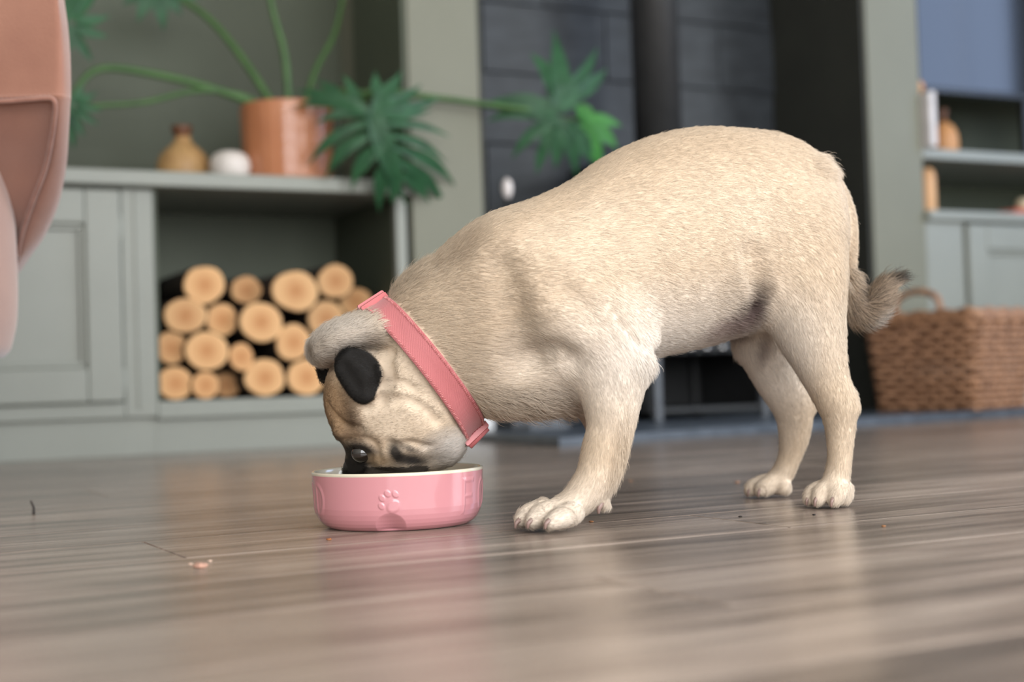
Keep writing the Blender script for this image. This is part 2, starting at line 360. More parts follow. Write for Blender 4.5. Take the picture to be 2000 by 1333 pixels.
for li, (x, y, rx, ry, sv, lab) in enumerate(LOGS):
    c = on_v(x, y, sv); dist = c[1]; a, b_ = rx * dist / F * 1.10, ry * dist / F * .99
    if (x, y) in ((342, 748), (401, 752), (441, 753), (517, 736), (598, 741), (668, 745)): c[2] = ZL + .034 + b_ * 1.0
    Ln = .33; n = 28; ph = [random.uniform(0, 6.28) for _ in range(3)]; am = [random.uniform(.0, .04), random.uniform(0, .03), random.uniform(0, .02)]
    def rr(t): return 1 + am[0] * math.cos(2 * t + ph[0]) + am[1] * math.cos(3 * t + ph[1]) + am[2] * math.cos(5 * t + ph[2]) - max(am)
    root = thing('firewood_log', c + V * .16 - np.array([0, 0, b_]), lab, 'log', 'firewood logs stacked in the niche')
    wm = frame(c)
    bv, bf = [], []
    ks = (0, .1, .5, 1.)
    for k in ks:
        for i in range(n):
            t = 2 * PI * i / n; q = rr(t) * (1 + .02 * math.sin(9 * t + 5 * k)); bv.append((a * q * math.cos(t), k * Ln, b_ * q * math.sin(t)))
    for k in range(len(ks) - 1):
        for i in range(n): bf.append((k * n + i, k * n + (i + 1) % n, (k + 1) * n + (i + 1) % n, (k + 1) * n + i))
    bf.append(tuple(range((len(ks) - 1) * n, len(ks) * n)))
    mesh_obj('bark', bv, bf, BARK, wm, root, True)
    ev = [(0, -.003, 0)]; ef = []
    for k, s in ((-.003, .5), (-.003, .9), (0.0, .965), (.004, .97)):
        for i in range(n):
            t = 2 * PI * i / n; ev.append((a * s * rr(t) * math.cos(t), k, b_ * s * rr(t) * math.sin(t)))
    for i in range(n): ef.append((0, 1 + i, 1 + (i + 1) % n))
    for k in range(3):
        for i in range(n): ef.append((1 + k * n + i, 1 + (k + 1) * n + i, 1 + (k + 1) * n + (i + 1) % n, 1 + k * n + (i + 1) % n))
    mesh_obj('cut_end', ev, ef, LOGEND, wm, root)

# ------------------------------------------------------------------ ornaments on the left worktop
TANCER = mat('tan_stoneware', (186, 148, 98), .5, (168, 130, 84), 25., .2, 80.)
BRCER = mat('brown_glaze', (112, 72, 48), .4, (96, 60, 40), 30.)
def lathe_thing(name, px, py, v, prof, m, label, cat, n=48, wob=None, rim=None):
    """lathe standing on a surface; px,py the base centre in the photograph, v its setback"""
    bm = bmesh.new(); lathe_bm(bm, prof, n, wob=wob); p = on_v(px, py, v)
    return bm, p
def px_on(x, z, v):
    """wall point at height z, setback v, under photograph column x"""
    y = 400.
    for _ in range(6):
        p = on_v(x, y, v); y -= (z - p[2]) * F / p[1]
    return on_v(x, y, v)
vp = px_on(359, ZT, .16); s = vp[1] / F
va = thing('stoneware_carafe', vp, 'tan stoneware bottle vase with narrow brown neck on the worktop', 'vase')
prof = [(0.001, 0), (44, 0), (50, 6), (52, 20), (51, 40), (45, 56), (32, 70), (20, 80), (15, 92)]
bm = bmesh.new(); lathe_bm(bm, [(r * s, z * s) for r, z in prof + [(15.5, 100), (12, 100), (11, 70)]], 48); bm_obj('body', bm, TANCER, frame(vp), va, True)
bm = bmesh.new(); lathe_bm(bm, [(r * s, z * s) for r, z in [(15.2, 94), (16.5, 98), (20, 108), (21, 113), (18, 115), (14, 110), (12, 98)]], 40, wob=lambda a, z: .08 * math.cos(a - 3.5)); bm_obj('neck_rim', bm, BRCER, frame(vp), va, True)
sp_ = px_on(449, ZT, .07); s = sp_[1] / F
bm = bmesh.new(); lathe_bm(bm, [(r * s, z * s) for r, z in [(1, 0), (27, 0), (34, 8), (38, 24), (37, 38), (30, 50), (18, 56), (1, 57)]], 40, wob=lambda a, z: .06 * math.cos(2 * a + 1) + .04 * math.cos(3 * a))
tag(bm_obj('white_ornament', bm, mat('white_ceramic', (226, 218, 212), .45, (214, 206, 198), 20., .2), frame(sp_), None, True), 'small lumpy white rounded ornament between the vase and the planter', 'ornament')

pp = px_on(563, ZT, .09); s = pp[1] / F
POTM = mat('terracotta_glaze', (192, 126, 86), .28, (182, 116, 78), 12., .1, 60., coat=.4)
pot = thing('plant_pot', pp, 'tall glossy terracotta planter with ribbed leaf relief', 'planter')
bm = bmesh.new(); n = 240; R0 = 90 * s; HP = 150 * s; nz = 70; rings = []
for k in range(nz + 1):
    z = HP * k / nz; ring = []
    for i in range(n):
        a = 2 * PI * i / n; seg = (i // 10) % 2
        ph = ((i % 10) - 5) / 5.; dz = (z / (8 * s) + abs(ph) * 1.2) % 1.
        rel = .0016 * (1 - abs(2 * dz - 1)) * (1 if 2 < (i % 20) < 18 else 0)
        rr_ = R0 * (.94 + .06 * k / nz) + rel * min(1, k / 4, (nz - k) / 4) - (.004 if k == 0 else 0)
        ring.append(bm.verts.new((rr_ * math.cos(a), rr_ * math.sin(a), z)))
    rings.append(ring)
for a_, b_ in zip(rings, rings[1:]):
    for i in range(n): bm.faces.new((a_[i], a_[(i + 1) % n], b_[(i + 1) % n], b_[i]))
inn = [[bm.verts.new((q * math.cos(2 * PI * i / n), q * math.sin(2 * PI * i / n), z)) for i in range(n)] for q, z in ((R0 * .93, HP), (R0 * .92, HP * .88))]
for a_, b_ in zip([rings[-1]] + inn, inn):
    for i in range(n): bm.faces.new((a_[i], a_[(i + 1) % n], b_[(i + 1) % n], b_[i]))
bm.faces.new(inn[-1]); bm.faces.new(rings[0][::-1])
bm_obj('planter_body', bm, POTM, frame(pp), pot, True)
bm = bmesh.new(); lathe_bm(bm, [(R0 * .915, HP * .86), (R0 * .915, HP * .9), (R0 * .5, HP * .92)], 40); bm_obj('soil', bm, mat('potting_soil', (52, 40, 32), .95, (36, 28, 22), 60., .8), frame(pp), pot)

# ------------------------------------------------------------------ split-leaf philodendron
def leaf_mat(name, c, c2):
    m = mat(name, c, .5, c2, 25., .15, 60., spec=.35); b = m.node_tree.nodes['Principled BSDF']
    b.inputs['Transmission Weight'].default_value = 0.; return m
LEAF = leaf_mat('leaf_green', (46, 90, 56), (34, 72, 44)); LEAFB = leaf_mat('bright_leaf_green', (58, 128, 48), (44, 108, 38))  # second green is brighter, for a single leaf
STEM = mat('petiole_green', (72, 106, 54), .5, (60, 92, 46))
plant = thing('philodendron', pp + np.array([0, 0, HP * .9]), 'large green philodendron with deeply cut leaves in terracotta planter', 'plant')
def finger_leaf(fingers, cen, v, m, bend=.0005, nrm_tilt=0., rib=None):
    """one leaf blade: lobes given as photograph (x0,y0,x1,y1,width px,curve px); blade domed about its centre"""
    verts, faces = [], []
    ccw = on_v(cen[0], cen[1], v); sc_ = ccw[1] / F
    def place(x, y, lift):
        r2 = ((x - cen[0]) ** 2 + (y - cen[1]) ** 2)
        dv = -.035 + .0000022 * r2 * 1.6 + nrm_tilt * (y - cen[1]) * sc_ + lift
        return on_v(x, y, v + dv)
    for fi, (x0, y0, x1, y1, w, cu) in enumerate(fingers):
        nseg = 9; d = np.array([x1 - x0, y1 - y0], float); Ln = np.linalg.norm(d); d /= Ln; pn = np.array([-d[1], d[0]]); base = len(verts)
        for k in range(nseg + 1):
            t = k / nseg; c = np.array([x0, y0]) + d * Ln * t + pn * cu * math.sin(PI * t * .9)
            ww = w * .36 * (.62 + .5 * math.sin(PI * min(1, t * 1.05)) ) * (1 - t ** 3.2) + .5
            wav = 1 + .12 * math.sin(6 * t + fi)
            for e, lift in ((-1, .0), (0, .006 * (1 - t) + .001), (1, .0)):
                q = c + pn * e * ww * wav; verts.append(place(q[0], q[1], lift + .0012 * ((fi * 7) % 5) - .002))
        for k in range(nseg):
            for e in (0, 1): a = base + k * 3 + e; faces.append((a, a + 1, a + 4, a + 3))
    org = ccw; vv = [np.asarray(q) - org for q in verts]
    o = mesh_obj('leaf', vv, faces, m, Matrix.Translation(Vector(org)), plant, True)
    return o
mid = [(722, 216, 802, 408, 34, 8), (724, 220, 762, 300, 52, 0), (745, 262, 785, 345, 56, 2)]
L1 = mid + [
    (732, 226, 600, 190, 40, 10), (690, 206, 572, 180, 22, 8), (690, 208, 570, 214, 24, 12), (672, 198, 614, 158, 24, 6), (700, 206, 668, 146, 28, 4), (705, 222, 618, 246, 26, 12), (650, 196, 590, 208, 22, 4),
    (730, 228, 760, 158, 40, 0), (742, 196, 734, 138, 26, -3), (748, 196, 784, 136, 28, 3), (750, 205, 822, 162, 30, 8), (745, 218, 860, 188, 30, 8), (752, 228, 842, 214, 20, 4),
    (728, 236, 604, 330, 30, 20), (738, 256, 638, 356, 34, 20), (750, 280, 690, 378, 36, 16), (764, 308, 744, 416, 40, 10), (780, 340, 768, 400, 32, 4),
    (748, 244, 878, 272, 20, -14), (758, 262, 870, 322, 22, -14), (770, 286, 888, 368, 30, -16), (780, 312, 870, 408, 30, -12), (788, 338, 838, 398, 32, -6)]
finger_leaf(L1, (735, 240), -.10, LEAF)
L2 = [(1095, 190, 1080, 58, 44, 4), (1090, 180, 1035, 105, 40, 6), (1100, 185, 1165, 92, 34, 8), (1105, 200, 1184, 132, 40, 6), (1100, 210, 1090, 120, 70, 0), (1085, 215, 1130, 160, 60, 0),
      (1085, 220, 948, 205, 44, 14), (1080, 228, 950, 244, 40, 18), (1085, 235, 1003, 312, 36, 12), (1090, 240, 1050, 342, 32, 8), (1098, 245, 1085, 330, 34, 2), (1105, 245, 1125, 348, 32, -4), (1110, 240, 1160, 330, 40, -6), (1090, 225, 1010, 215, 60, 8), (1095, 230, 1060, 290, 60, 4)]
finger_leaf(L2, (1095, 215), -.05, LEAF)
L3 = [(1130, 205, 1160, 252, 34, -4), (1150, 230, 1214, 248, 30, -4), (1145, 235, 1205, 290, 44, -4), (1140, 240, 1175, 330, 44, -2), (1130, 220, 1190, 262, 40, 0)]
finger_leaf(L3, (1150, 240), -.02, LEAFB)
L4 = [(150, 40, 215, 30, 26, 4), (145, 50, 212, 70, 28, 4), (140, 60, 180, 120, 28, 0), (150, 30, 190, -20, 28, 0), (130, 40, 60, 20, 60, 0), (140, 50, 110, 110, 60, 0), (140, 40, 150, -40, 50, 0)]
finger_leaf(L4, (140, 50), .02, LEAF)
L5 = [(150, 200, 190, 178, 20, 2), (150, 205, 200, 214, 20, 2), (145, 215, 192, 244, 20, 0), (140, 220, 165, 268, 20, 0), (135, 225, 145, 292, 22, 0), (150, 200, 160, 165, 22, 0), (145, 205, 80, 200, 60, 0)]
finger_leaf(L5, (135, 210), .04, LEAF)
L6 = [(305, -30, 270, 45, 44, 4), (310, -30, 320, 60, 44, 0), (315, -30, 355, 30, 40, 0), (300, -40, 240, 10, 44, 0), (310, -40, 310, 20, 80, 0), (310, -40, 390, 0, 44, 0)]
finger_leaf(L6, (310, -20), .22, LEAF)
sv = uv_of(pp)[1]; zr = pp[2] + HP * .9
def petiole(pxs, v_end, m, r=.0055, vs=None):
    st = px_on(pxs[0][0], zr, sv); k = len(pxs) - 1
    pts = [st] + [on_v(x, y, vs[i] if vs and i < len(vs) else sv + (v_end - sv) * (i + 1) / k) for i, (x, y) in enumerate(pxs[1:])]
    tube('petiole', catmull(pts, 6), np.linspace(r * 1.25, r * .8, 6 * (len(pts) - 1) + 1), m, plant)
petiole([(565, 195), (556, 110), (535, 30), (515, -60)], .10, STEM, .0075)
petiole([(545, 200), (470, 110), (400, 30), (310, -25)], .22, STEM, .008)
petiole([(545, 205), (430, 178), (300, 145), (190, 136), (135, 195)], .04, STEM, .0085)
petiole([(545, 205), (470, 186), (380, 178), (280, 200), (160, 208)], .05, STEM, .006)
petiole([(590, 195), (615, 140), (655, 60), (680, -60)], .2, STEM, .006)
petiole([(590, 200), (640, 175), (700, 195), (732, 235)], -.10, STEM, .006)
petiole([(590, 200), (720, 180), (860, 192), (960, 205), (1090, 222)], -.07, STEM, .007, [-.03, -.05, -.06])
petiole([(590, 204), (740, 188), (900, 200), (1040, 225), (1140, 235)], -.04, STEM, .0045, [-.035, -.045, -.045])

# ------------------------------------------------------------------ stove in the alcove
us, _ = uz(1283, 200, .2)
st = thing('wood_stove', W(us, .16, HZ), 'black cast-iron stove on open log stand behind the dog', 'stove')
SB0, SB1 = us - .19, us + .19
wbox('firebox', SB0, SB1, .0, .34, .30, .70, IRON, st, .01)
wbox('top_plate', SB0 - .015, SB1 + .015, -.015, .355, .70, .722, IRON, st, .005)
fd = wbox('door', SB0 + .03, SB1 - .03, -.018, .004, .335, .675, IRON, st, .006)
wbox('door_glass', SB0 + .065, SB1 - .065, -.021, -.016, .38, .635, GLASSBLK, fd, .002)
tube('door_handle', [W(SB1 - .045, -.022, .52), W(SB1 - .045, -.05, .515), W(SB1 - .045, -.05, .44)], .006, CHROME, fd)
wbox('ash_lip', SB0 - .005, SB1 + .005, -.04, .02, .225, .262, IRON_GREY, st, .004)
wbox('riddling_rail', SB0, SB1, -.012, .02, .262, .30, IRON, st, .003)
for k in range(7):
    q = W(SB0 + .05 + k * .05, -.04, .205); tube('vent_knob', [q, q - V * .02], .010, CHROME, st, 12)
wbox('stand_bar', SB0, SB1, -.02, .0, .192, .222, IRON, st, .003)
for sx in (SB0 + .01, SB1 - .03):
    for vv in (-.02, .30):
        o = wbox('leg', sx, sx + .022, vv, vv + .024, HZ, .30, IRON_GREY if vv < 0 else IRON, st, .004)
wbox('stand_shelf', SB0, SB1, -.01, .32, .04, .052, IRON, st, .002)
wbox('side_sheet', SB0, SB0 + .006, .01, .33, .05, .3, IRON, st, .001); wbox('side_sheet', SB1 - .006, SB1, .01, .33, .05, .3, IRON, st, .001); wbox('back_sheet', SB0, SB1, .325, .331, .05, .3, IRON, st, .001)
bm = bmesh.new(); lathe_bm(bm, [(.085, 0), (.085, .02), (.068, .026), (.066, .04)], 40); bm_obj('flue_collar', bm, IRON, frame(W(us, .2, .722)), st, True)
bm = bmesh.new(); lathe_bm(bm, [(.066, 0), (.066, 1.72)], 48); fl = bm_obj('flue_pipe', bm, mat('satin_black_flue', (58, 58, 58), .35), frame(W(us, .2, .725)), st, True)
# companion set: chrome topped fire tools standing left of the stove
tp = px_on(1006, HZ, .02)
fs = thing('fire_tool_set', tp, 'slim black fire tool stand with a bright chrome knob', 'fire tools')
bm = bmesh.new(); lathe_bm(bm, [(.001, 0), (.07, 0), (.07, .008), (.02, .016), (.006, .02)], 32); bm_obj('base', bm, IRON, frame(tp), fs, True)
_tt = on_v(1006, 388, .02)[2] - HZ
bm = bmesh.new(); lathe_bm(bm, [(.006, .016), (.006, _tt)], 14); bm_obj('pole', bm, IRON, frame(tp), fs, True)
bm = bmesh.new(); lathe_bm(bm, [(.003, _tt - .004), (.010, _tt + .006), (.014, _tt + .022), (.012, _tt + .04), (.004, _tt + .05)], 20); bm_obj('knob', bm, mat('white_enamel_knob', (236, 228, 224), .25), frame(tp), fs, True)
for k, dx in enumerate((-.05, .05)):
    a = tp + U * dx + np.array([0, 0, .03]); tube('tool', [a, a + np.array([0, 0, _tt * .75]), tp + U * dx * .6 + np.array([0, 0, _tt * .82])], .004, IRON, fs)
bt = px_on(1062, HZ, -.18); bt2 = bt - V * .0
bk = thing('ash_shovel', bt, 'small dark metal hand shovel lying on the hearth', 'shovel')
bm = bmesh.new(); bm_box(bm, -.06, .05, -.04, .04, 0, .012, .004); bm_box(bm, -.06, .03, -.045, -.037, 0, .03, .003); bm_box(bm, -.06, .03, .037, .045, 0, .03, .003); bm_obj('pan', bm, IRON_GREY, frame(bt), bk)
tube('handle', [bt + U * .045 + np.array([0, 0, .008]), bt + U * .10 + np.array([0, 0, .02]), bt + U * .2 + np.array([0, 0, .024])], .007, IRON, bk)

# ------------------------------------------------------------------ right shelves, cabinet, television
ZWR = .592
rc = thing('base_cabinet', W(2.75, .2, 0), 'pale sage panelled cabinet behind the wicker basket', 'cabinet')
wbox('body', uPR1, 3.55, .024, .44, 0, .565, SAGE, rc, .002)
wbox('stile', uPR1, 2.385, .0, .026, 0, .563, SAGE, rc, .003)
wbox('plinth', uPR1, 3.55, .0, .03, 0, .08, SAGE, rc, .002)
rd = wbox('door', 2.392, 3.0, .003, .024, .085, .555, SAGE, rc, .002); panel_door(rd, 2.392, 3.0, .085, .555, .003)
rd = wbox('door', 3.004, 3.55, .003, .024, .085, .555, SAGE, rc, .002); panel_door(rd, 3.004, 3.55, .085, .555, .003)
tag(wbox('worktop', uPR1, 3.6, -.02, .435, .563, ZWR, SAGE, None, .004), 'pale sage worktop over the cabinet right of the pier', 'worktop')
tag(wbox('wall_shelf', uPR1, 3.6, .0, .44, .745, .775, SAGE, None, .003), 'pale sage shelf under the television', 'shelf')
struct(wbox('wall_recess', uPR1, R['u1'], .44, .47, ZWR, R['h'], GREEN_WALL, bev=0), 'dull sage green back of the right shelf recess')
struct(wbox('trim_4', uPR1 - .001, uPR1 + .010, .01, .44, ZWR, R['h'], SAGE_WALL, bev=.001), 'sage side of the right shelf recess')
tv = thing('television', W(2.75, .16, .775), 'flat black television reflecting cool daylight on the right shelf', 'television')
tu0, tz0 = uz(1790, 178, .10)
BEZEL = mat('black_plastic', (26, 27, 26), .35)
wbox('housing', tu0, tu0 + 1.05, .10, .14, tz0, tz0 + .62, BEZEL, tv, .004)
scr = bpy.data.materials.new('glossy_screen'); nt, b = nodes(scr); b.inputs['Base Color'].default_value = rgba((14, 16, 20)); b.inputs['Roughness'].default_value = .10; b.inputs['Specular IOR Level'].default_value = .5
wbox('screen', tu0 + .012, tu0 + 1.038, .097, .102, tz0 + .018, tz0 + .608, scr, tv, .0005)
wbox('stand_neck', tu0 + .45, tu0 + .6, .11, .13, .785, tz0 + .01, BEZEL, tv); wbox('stand_foot', tu0 + .35, tu0 + .7, .04, .2, .775, .787, BEZEL, tv)
WOOD = mat('turned_honey_wood', (206, 150, 96), .45, (184, 126, 76), 14., stretch=(1, 1, .2)); WOODL = mat('pale_beech', (222, 174, 126), .5, (208, 158, 110), 14., stretch=(1, 1, .2))
bp_ = px_on(1846, .775, .10); s = bp_[1] / F
ob = thing('wooden_bottle', bp_, 'honey-coloured turned wooden bottle with thin dark neck on shelf', 'ornament')
bm = bmesh.new(); lathe_bm(bm, [(r * s, z * s) for r, z in [(1, 0), (23, 0), (26, 8), (27, 24), (25, 42), (19, 56), (10, 64), (6, 68)]], 36); bm_obj('body', bm, WOOD, frame(bp_), ob, True)
bm = bmesh.new(); lathe_bm(bm, [(r * s, z * s) for r, z in [(6, 66), (5.5, 78), (8, 86), (8, 91), (4, 93)]], 24); bm_obj('neck', bm, mat('dark_walnut', (104, 66, 44), .5), frame(bp_), ob, True)
kp = px_on(1815, ZWR, .05); s = kp[1] / F
bm = bmesh.new(); lathe_bm(bm, [(r * s, z * s) for r, z in [(1, 0), (13, 0), (14.5, 6), (14.8, 40), (14.5, 72), (11, 84), (5, 89), (1, 90)]], 32, wob=lambda a, z: .05 * math.cos(2 * a))
tag(bm_obj('wooden_cylinder', bm, WOODL, frame(kp), None, True), 'tall pale beech rounded block under the right shelf', 'ornament')
bx = px_on(1797, .775, .03)
bm = bmesh.new(); bm_box(bm, -.012, .012, -.06, .06, 0, on_v(1797, 186, .03)[2] - .775, .003)
sidepiece = tag(bm_obj('white_sidepiece', bm, mat('white_sidepiece_face', (222, 216, 214), .6), frame(bx), None), 'slim white upright book against the pier on the shelf', 'sidepiece')  # white piece standing in for the brightly lit side of the shelving
kz = on_v(1797, 186, .03)[2]; s = bx[1] / F
bm = bmesh.new(); lathe_bm(bm, [(r * s, z * s) for r, z in [(1, 0), (6, 0), (7, 4), (12, 11), (13, 18), (9, 26), (1, 29)]], 24)
tag(bm_obj('wooden_ornament', bm, WOOD, frame(np.array([bx[0], bx[1], kz])), None, True), 'little turned wooden knob on top of the white book', 'ornament')
rp_ = px_on(1985, ZWR, .10)
bm = bmesh.new(); bm_box(bm, -.045, .09, -.04, .04, 0, .026, .008); tag(bm_obj('red_box', bm, mat('coral_red_card', (206, 104, 82), .6), frame(rp_)), 'small coral red box on the right worktop', 'box')
bm = bmesh.new(); lathe_bm(bm, [(.001, 0), (.018, 0), (.024, .012), (.024, .026), (.018, .036), (.001, .038)], 24); tag(bm_obj('cream_pot', bm, mat('cream_ceramic', (222, 204, 170), .5), frame(rp_ + U * .035 + np.array([0, 0, .0255])), None, True), 'little cream pot standing on the red box', 'pot')

# ------------------------------------------------------------------ wicker basket on the hearth
WICK = mat('honey_wicker', (186, 140, 106), .55, (112, 78, 54), 60., .3, 200.)
bc = on_z(1916, 804, HZ)
ba = math.radians(40)                     # heading of the basket's lit end
e1 = np.array([math.cos(ba), math.sin(ba), 0]); e2 = np.array([-math.sin(ba), math.cos(ba), 0])
# e1 runs along the lit face to the right, e2 along the shaded face to the left
BW, BD, BH = .28, .35, .252
ctr = bc + e1 * BW / 2 + e2 * BD / 2
bas = thing('wicker_basket', ctr, 'woven honey-brown wicker basket on the slate hearth', 'basket', ang=0)
def rrect(t, a, b, rad):
    """point and outward normal on a rounded rectangle, t in metres along it"""
    segs = []; P = 2 * (a + b) - 8 * rad + 2 * PI * rad; t = t % P
    for (cx_, cy_, ang0, L_, dx, dy) in ((a / 2 - rad, b / 2, 0, a - 2 * rad, -1, 0), (-a / 2, b / 2 - rad, 90, b - 2 * rad, 0, -1), (-a / 2 + rad, -b / 2, 180, a - 2 * rad, 1, 0), (a / 2, -b / 2 + rad, 270, b - 2 * rad, 0, 1)):
        if t < L_:
            n_ = np.array([-dy * -1, dx * -1]) if False else np.array([math.cos(math.radians(ang0 + 90)), math.sin(math.radians(ang0 + 90))])
            return np.array([cx_ + dx * t, cy_ + dy * t]), n_
        t -= L_
        q = rad * PI / 2
        if t < q:
            g = math.radians(ang0 + 90) + t / rad
            ccx, ccy = {0: (-a / 2 + rad, b / 2 - rad), 90: (-a / 2 + rad, -b / 2 + rad), 180: (a / 2 - rad, -b / 2 + rad), 270: (a / 2 - rad, b / 2 - rad)}[ang0]
            return np.array([ccx + rad * math.cos(g), ccy + rad * math.sin(g)]), np.array([math.cos(g), math.sin(g)])
        t -= q
    return np.array([a / 2, b / 2]), np.array([1., 0])
NST = 36
for k in range(14):
    z = .014 + k * .0172; fl_ = .86 + .14 * z / BH; pth = []
    a, b_ = BW * fl_, BD * fl_; P_ = 2 * (a + b_) - 8 * .03 + 2 * PI * .03
    for i in range(NST * 4):
        p, nn = rrect(P_ * i / (NST * 4), a, b_, .03); w = math.sin(2 * PI * i / 8 + (PI if k % 2 else 0)) * .0065
        q = p + nn * w; pth.append(ctr + e1 * q[0] + e2 * q[1] + np.array([0, 0, z]))
    tube('woven_strand', pth, .0076, WICK, bas, 6, True, org=ctr)
sv_, sf_ = [], []
for i in range(NST):
    pth = []
    for z in (0.004, BH / 2, BH - .008):
        fl_ = .86 + .14 * z / BH; a, b_ = BW * fl_, BD * fl_; P_ = 2 * (a + b_) - 8 * .03 + 2 * PI * .03
        p, nn = rrect(P_ * i / NST, a, b_, .03); pth.append(ctr + e1 * p[0] + e2 * p[1] + np.array([0, 0, z]))
    tube('stake', pth, .0045, WICK, bas, 6)
for k, (dz, rr_) in enumerate(((0, .012), (.014, .011))):
    a, b_ = BW * 1.0, BD * 1.0; P_ = 2 * (a + b_) - 8 * .03 + 2 * PI * .03; pth = []
    for i in range(120):
        p, nn = rrect(P_ * i / 120, a, b_, .03); pth.append(ctr + e1 * p[0] + e2 * p[1] + np.array([0, 0, BH - .012 + dz + .003 * math.sin(i * .9 + k * 2)]))
    tube('rim', pth, rr_, WICK, bas, 8, True, org=ctr)
bm = bmesh.new(); bm_box(bm, -BW * .42, BW * .42, -BD * .42, BD * .42, .002, .012); o = bm_obj('base', bm, WICK, Matrix.Translation(Vector(ctr)) @ Matrix.Rotation(math.atan2(e1[1], e1[0]), 4, 'Z'), bas)
hx = ctr - e1 * BW * .5 + e2 * 0.0
tube('handle', catmull([hx + e2 * -.07 + np.array([0, 0, BH - .01]), hx + e2 * -.06 + np.array([0, 0, BH + .045]), hx + np.array([0, 0, BH + .065]), hx + e2 * .06 + np.array([0, 0, BH + .045]), hx + e2 * .07 + np.array([0, 0, BH - .01])], 6), .009, WICK, bas)
# ------------------------------------------------------------------ feeding bowl
bowl_c = on_z(762, 1040); bowl_c = np.array([bowl_c[0], bowl_c[1] + .0685, 0.])
# centre it under the rim seen in the photograph
rimc = at_Y(776.5, 914.7, bowl_c[1] + .0); bowl_c[0] = rimc[0]
BR, BHT = .0800, .0525
face_ang = math.atan2(-bowl_c[1], -bowl_c[0])          # azimuth of the side that faces the camera
def glyph_mask(name, x, y):
    """x,y in letter units (width .62, height 1); returns soft inside mask of a stroke letter"""
    w = .085
    def bar(x0, x1, y0, y1): return np.minimum(np.minimum(x - x0, x1 - x), np.minimum(y - y0, y1 - y))
    if name == 'F': d = np.maximum(np.maximum(bar(0, .17, 0, 1), bar(0, .58, .83, 1)), bar(0, .50, .42, .58))
    elif name == 'O':
        q = np.sqrt(((x - .34) / .34) ** 2 + ((y - .5) / .5) ** 2); d = np.minimum(1 - q, q - .58) * .34
    elif name == 'D':
        q = np.sqrt(((x - .12) / .48) ** 2 + ((y - .5) / .5) ** 2); d = np.where(x < .12, bar(0, .17, 0, 1), np.minimum(1 - q, q - .60) * .42); d = np.maximum(d, bar(0, .17, 0, 1))
    return np.clip(d / .07, 0, 1)
def bowl_relief(az, z):
    """radial offset of the outer wall; az measured from the camera-facing side, positive to the right"""
    s = az * BR; out = np.zeros_like(s)
    for base in (0., PI):
        a0 = math.radians(-5.5) + base
        ss = ((az - a0 + PI) % (2 * PI) - PI) * BR
        # paw print: tilted pad and four toes
        t = math.radians(-38); zz = z - .0275
        px_, pz_ = (ss + .0005) * math.cos(t) - zz * math.sin(t), (ss + .0005) * math.sin(t) + zz * math.cos(t)
        def bump(cx, cz, rx, rz): return np.clip(1.25 - np.sqrt(((px_ - cx) / rx) ** 2 + ((pz_ - cz) / rz) ** 2), 0, .5) / .5
        p = bump(0, -.0055, .0062, .0052)
        for cx, cz in ((-.0082, .0016), (-.0032, .0066), (.0032, .0066), (.0082, .0016)): p = np.maximum(p, bump(cx, cz, .0025, .0032))
        out += .0007 * p * p * (3 - 2 * p)
        # thumb notch in the foot below the paw
        q = np.sqrt(((ss + .0005) / .0155) ** 2 + ((z - .003) / .0145) ** 2); out -= .0062 * np.clip(1 - q * q, 0, 1) ** 1.2
        for i, ch in enumerate('FOOD'):
            la = a0 + math.radians(52 + 20.5 * i); sl = ((az - la + PI) % (2 * PI) - PI) * BR
            out += .00065 * glyph_mask(ch, (sl + .0) / .034, (z - .011) / .034)
    return out
CERP = mat('pink_glaze', (206, 142, 148), .16, (204, 139, 145), 3., coat=.5); CERC = mat('cream_glaze', (222, 214, 192), .18, (218, 208, 186), 5., coat=.4)
bowl = thing('pet_bowl', bowl_c, 'round pink ceramic pet bowl with embossed paw print and lettering', 'bowl', ang=0)
NA, zs = 900, []
prof_o = [(.0, .0012), (.060, .0012), (.0625, .0006), (.0655, .0006), (.0680, .0020), (.0710, .0042), (.0735, .0072), (.0755, .0108), (.0770, .0150), (.0780, .0200)]
prof_o += [(.0780 + .0017 * (k / 40.), .0200 + (BHT - .0030 - .0200) * k / 40.) for k in range(1, 41)]
ro = np.array(prof_o)
# resample the lower curve finely
tt = np.concatenate([[0], np.cumsum(np.hypot(*np.diff(ro, axis=0).T))]); tn = np.concatenate([tt[:3], np.linspace(tt[3], tt[-1], 110)]); ro = np.stack([np.interp(tn, tt, ro[:, 0]), np.interp(tn, tt, ro[:, 1])], 1)
az = np.linspace(0, 2 * PI, NA, endpoint=False) - PI
AZ, RR = np.meshgrid(az, ro[:, 0]); _, ZZ = np.meshgrid(az, ro[:, 1])
RR2 = RR + bowl_relief(AZ, ZZ) * np.clip((RR - .0605) / .008, 0, 1)
XX, YY = RR2 * np.cos(face_ang + AZ), RR2 * np.sin(face_ang + AZ)
vv = np.stack([XX, YY, ZZ], -1).reshape(-1, 3); nr = len(ro)
ii, jj = np.meshgrid(np.arange(nr - 1), np.arange(NA), indexing='ij'); j2 = (jj + 1) % NA
ff = np.stack([ii * NA + jj, ii * NA + j2, (ii + 1) * NA + j2, (ii + 1) * NA + jj], -1).reshape(-1, 4)
mesh_obj('outer_wall', vv, ff, CERP, Matrix.Translation(Vector(bowl_c)), bowl, True)
bm = bmesh.new()
prof_i = [(.0797, BHT - .0030), (.0800, BHT - .0018), (.0796, BHT - .0006), (.0786, BHT), (.0772, BHT - .0004), (.0764, BHT - .0016), (.0758, BHT - .004), (.0745, .0300), (.0725, .0160), (.067, .0085), (.055, .0055), (.02, .0045), (.001, .0045)]
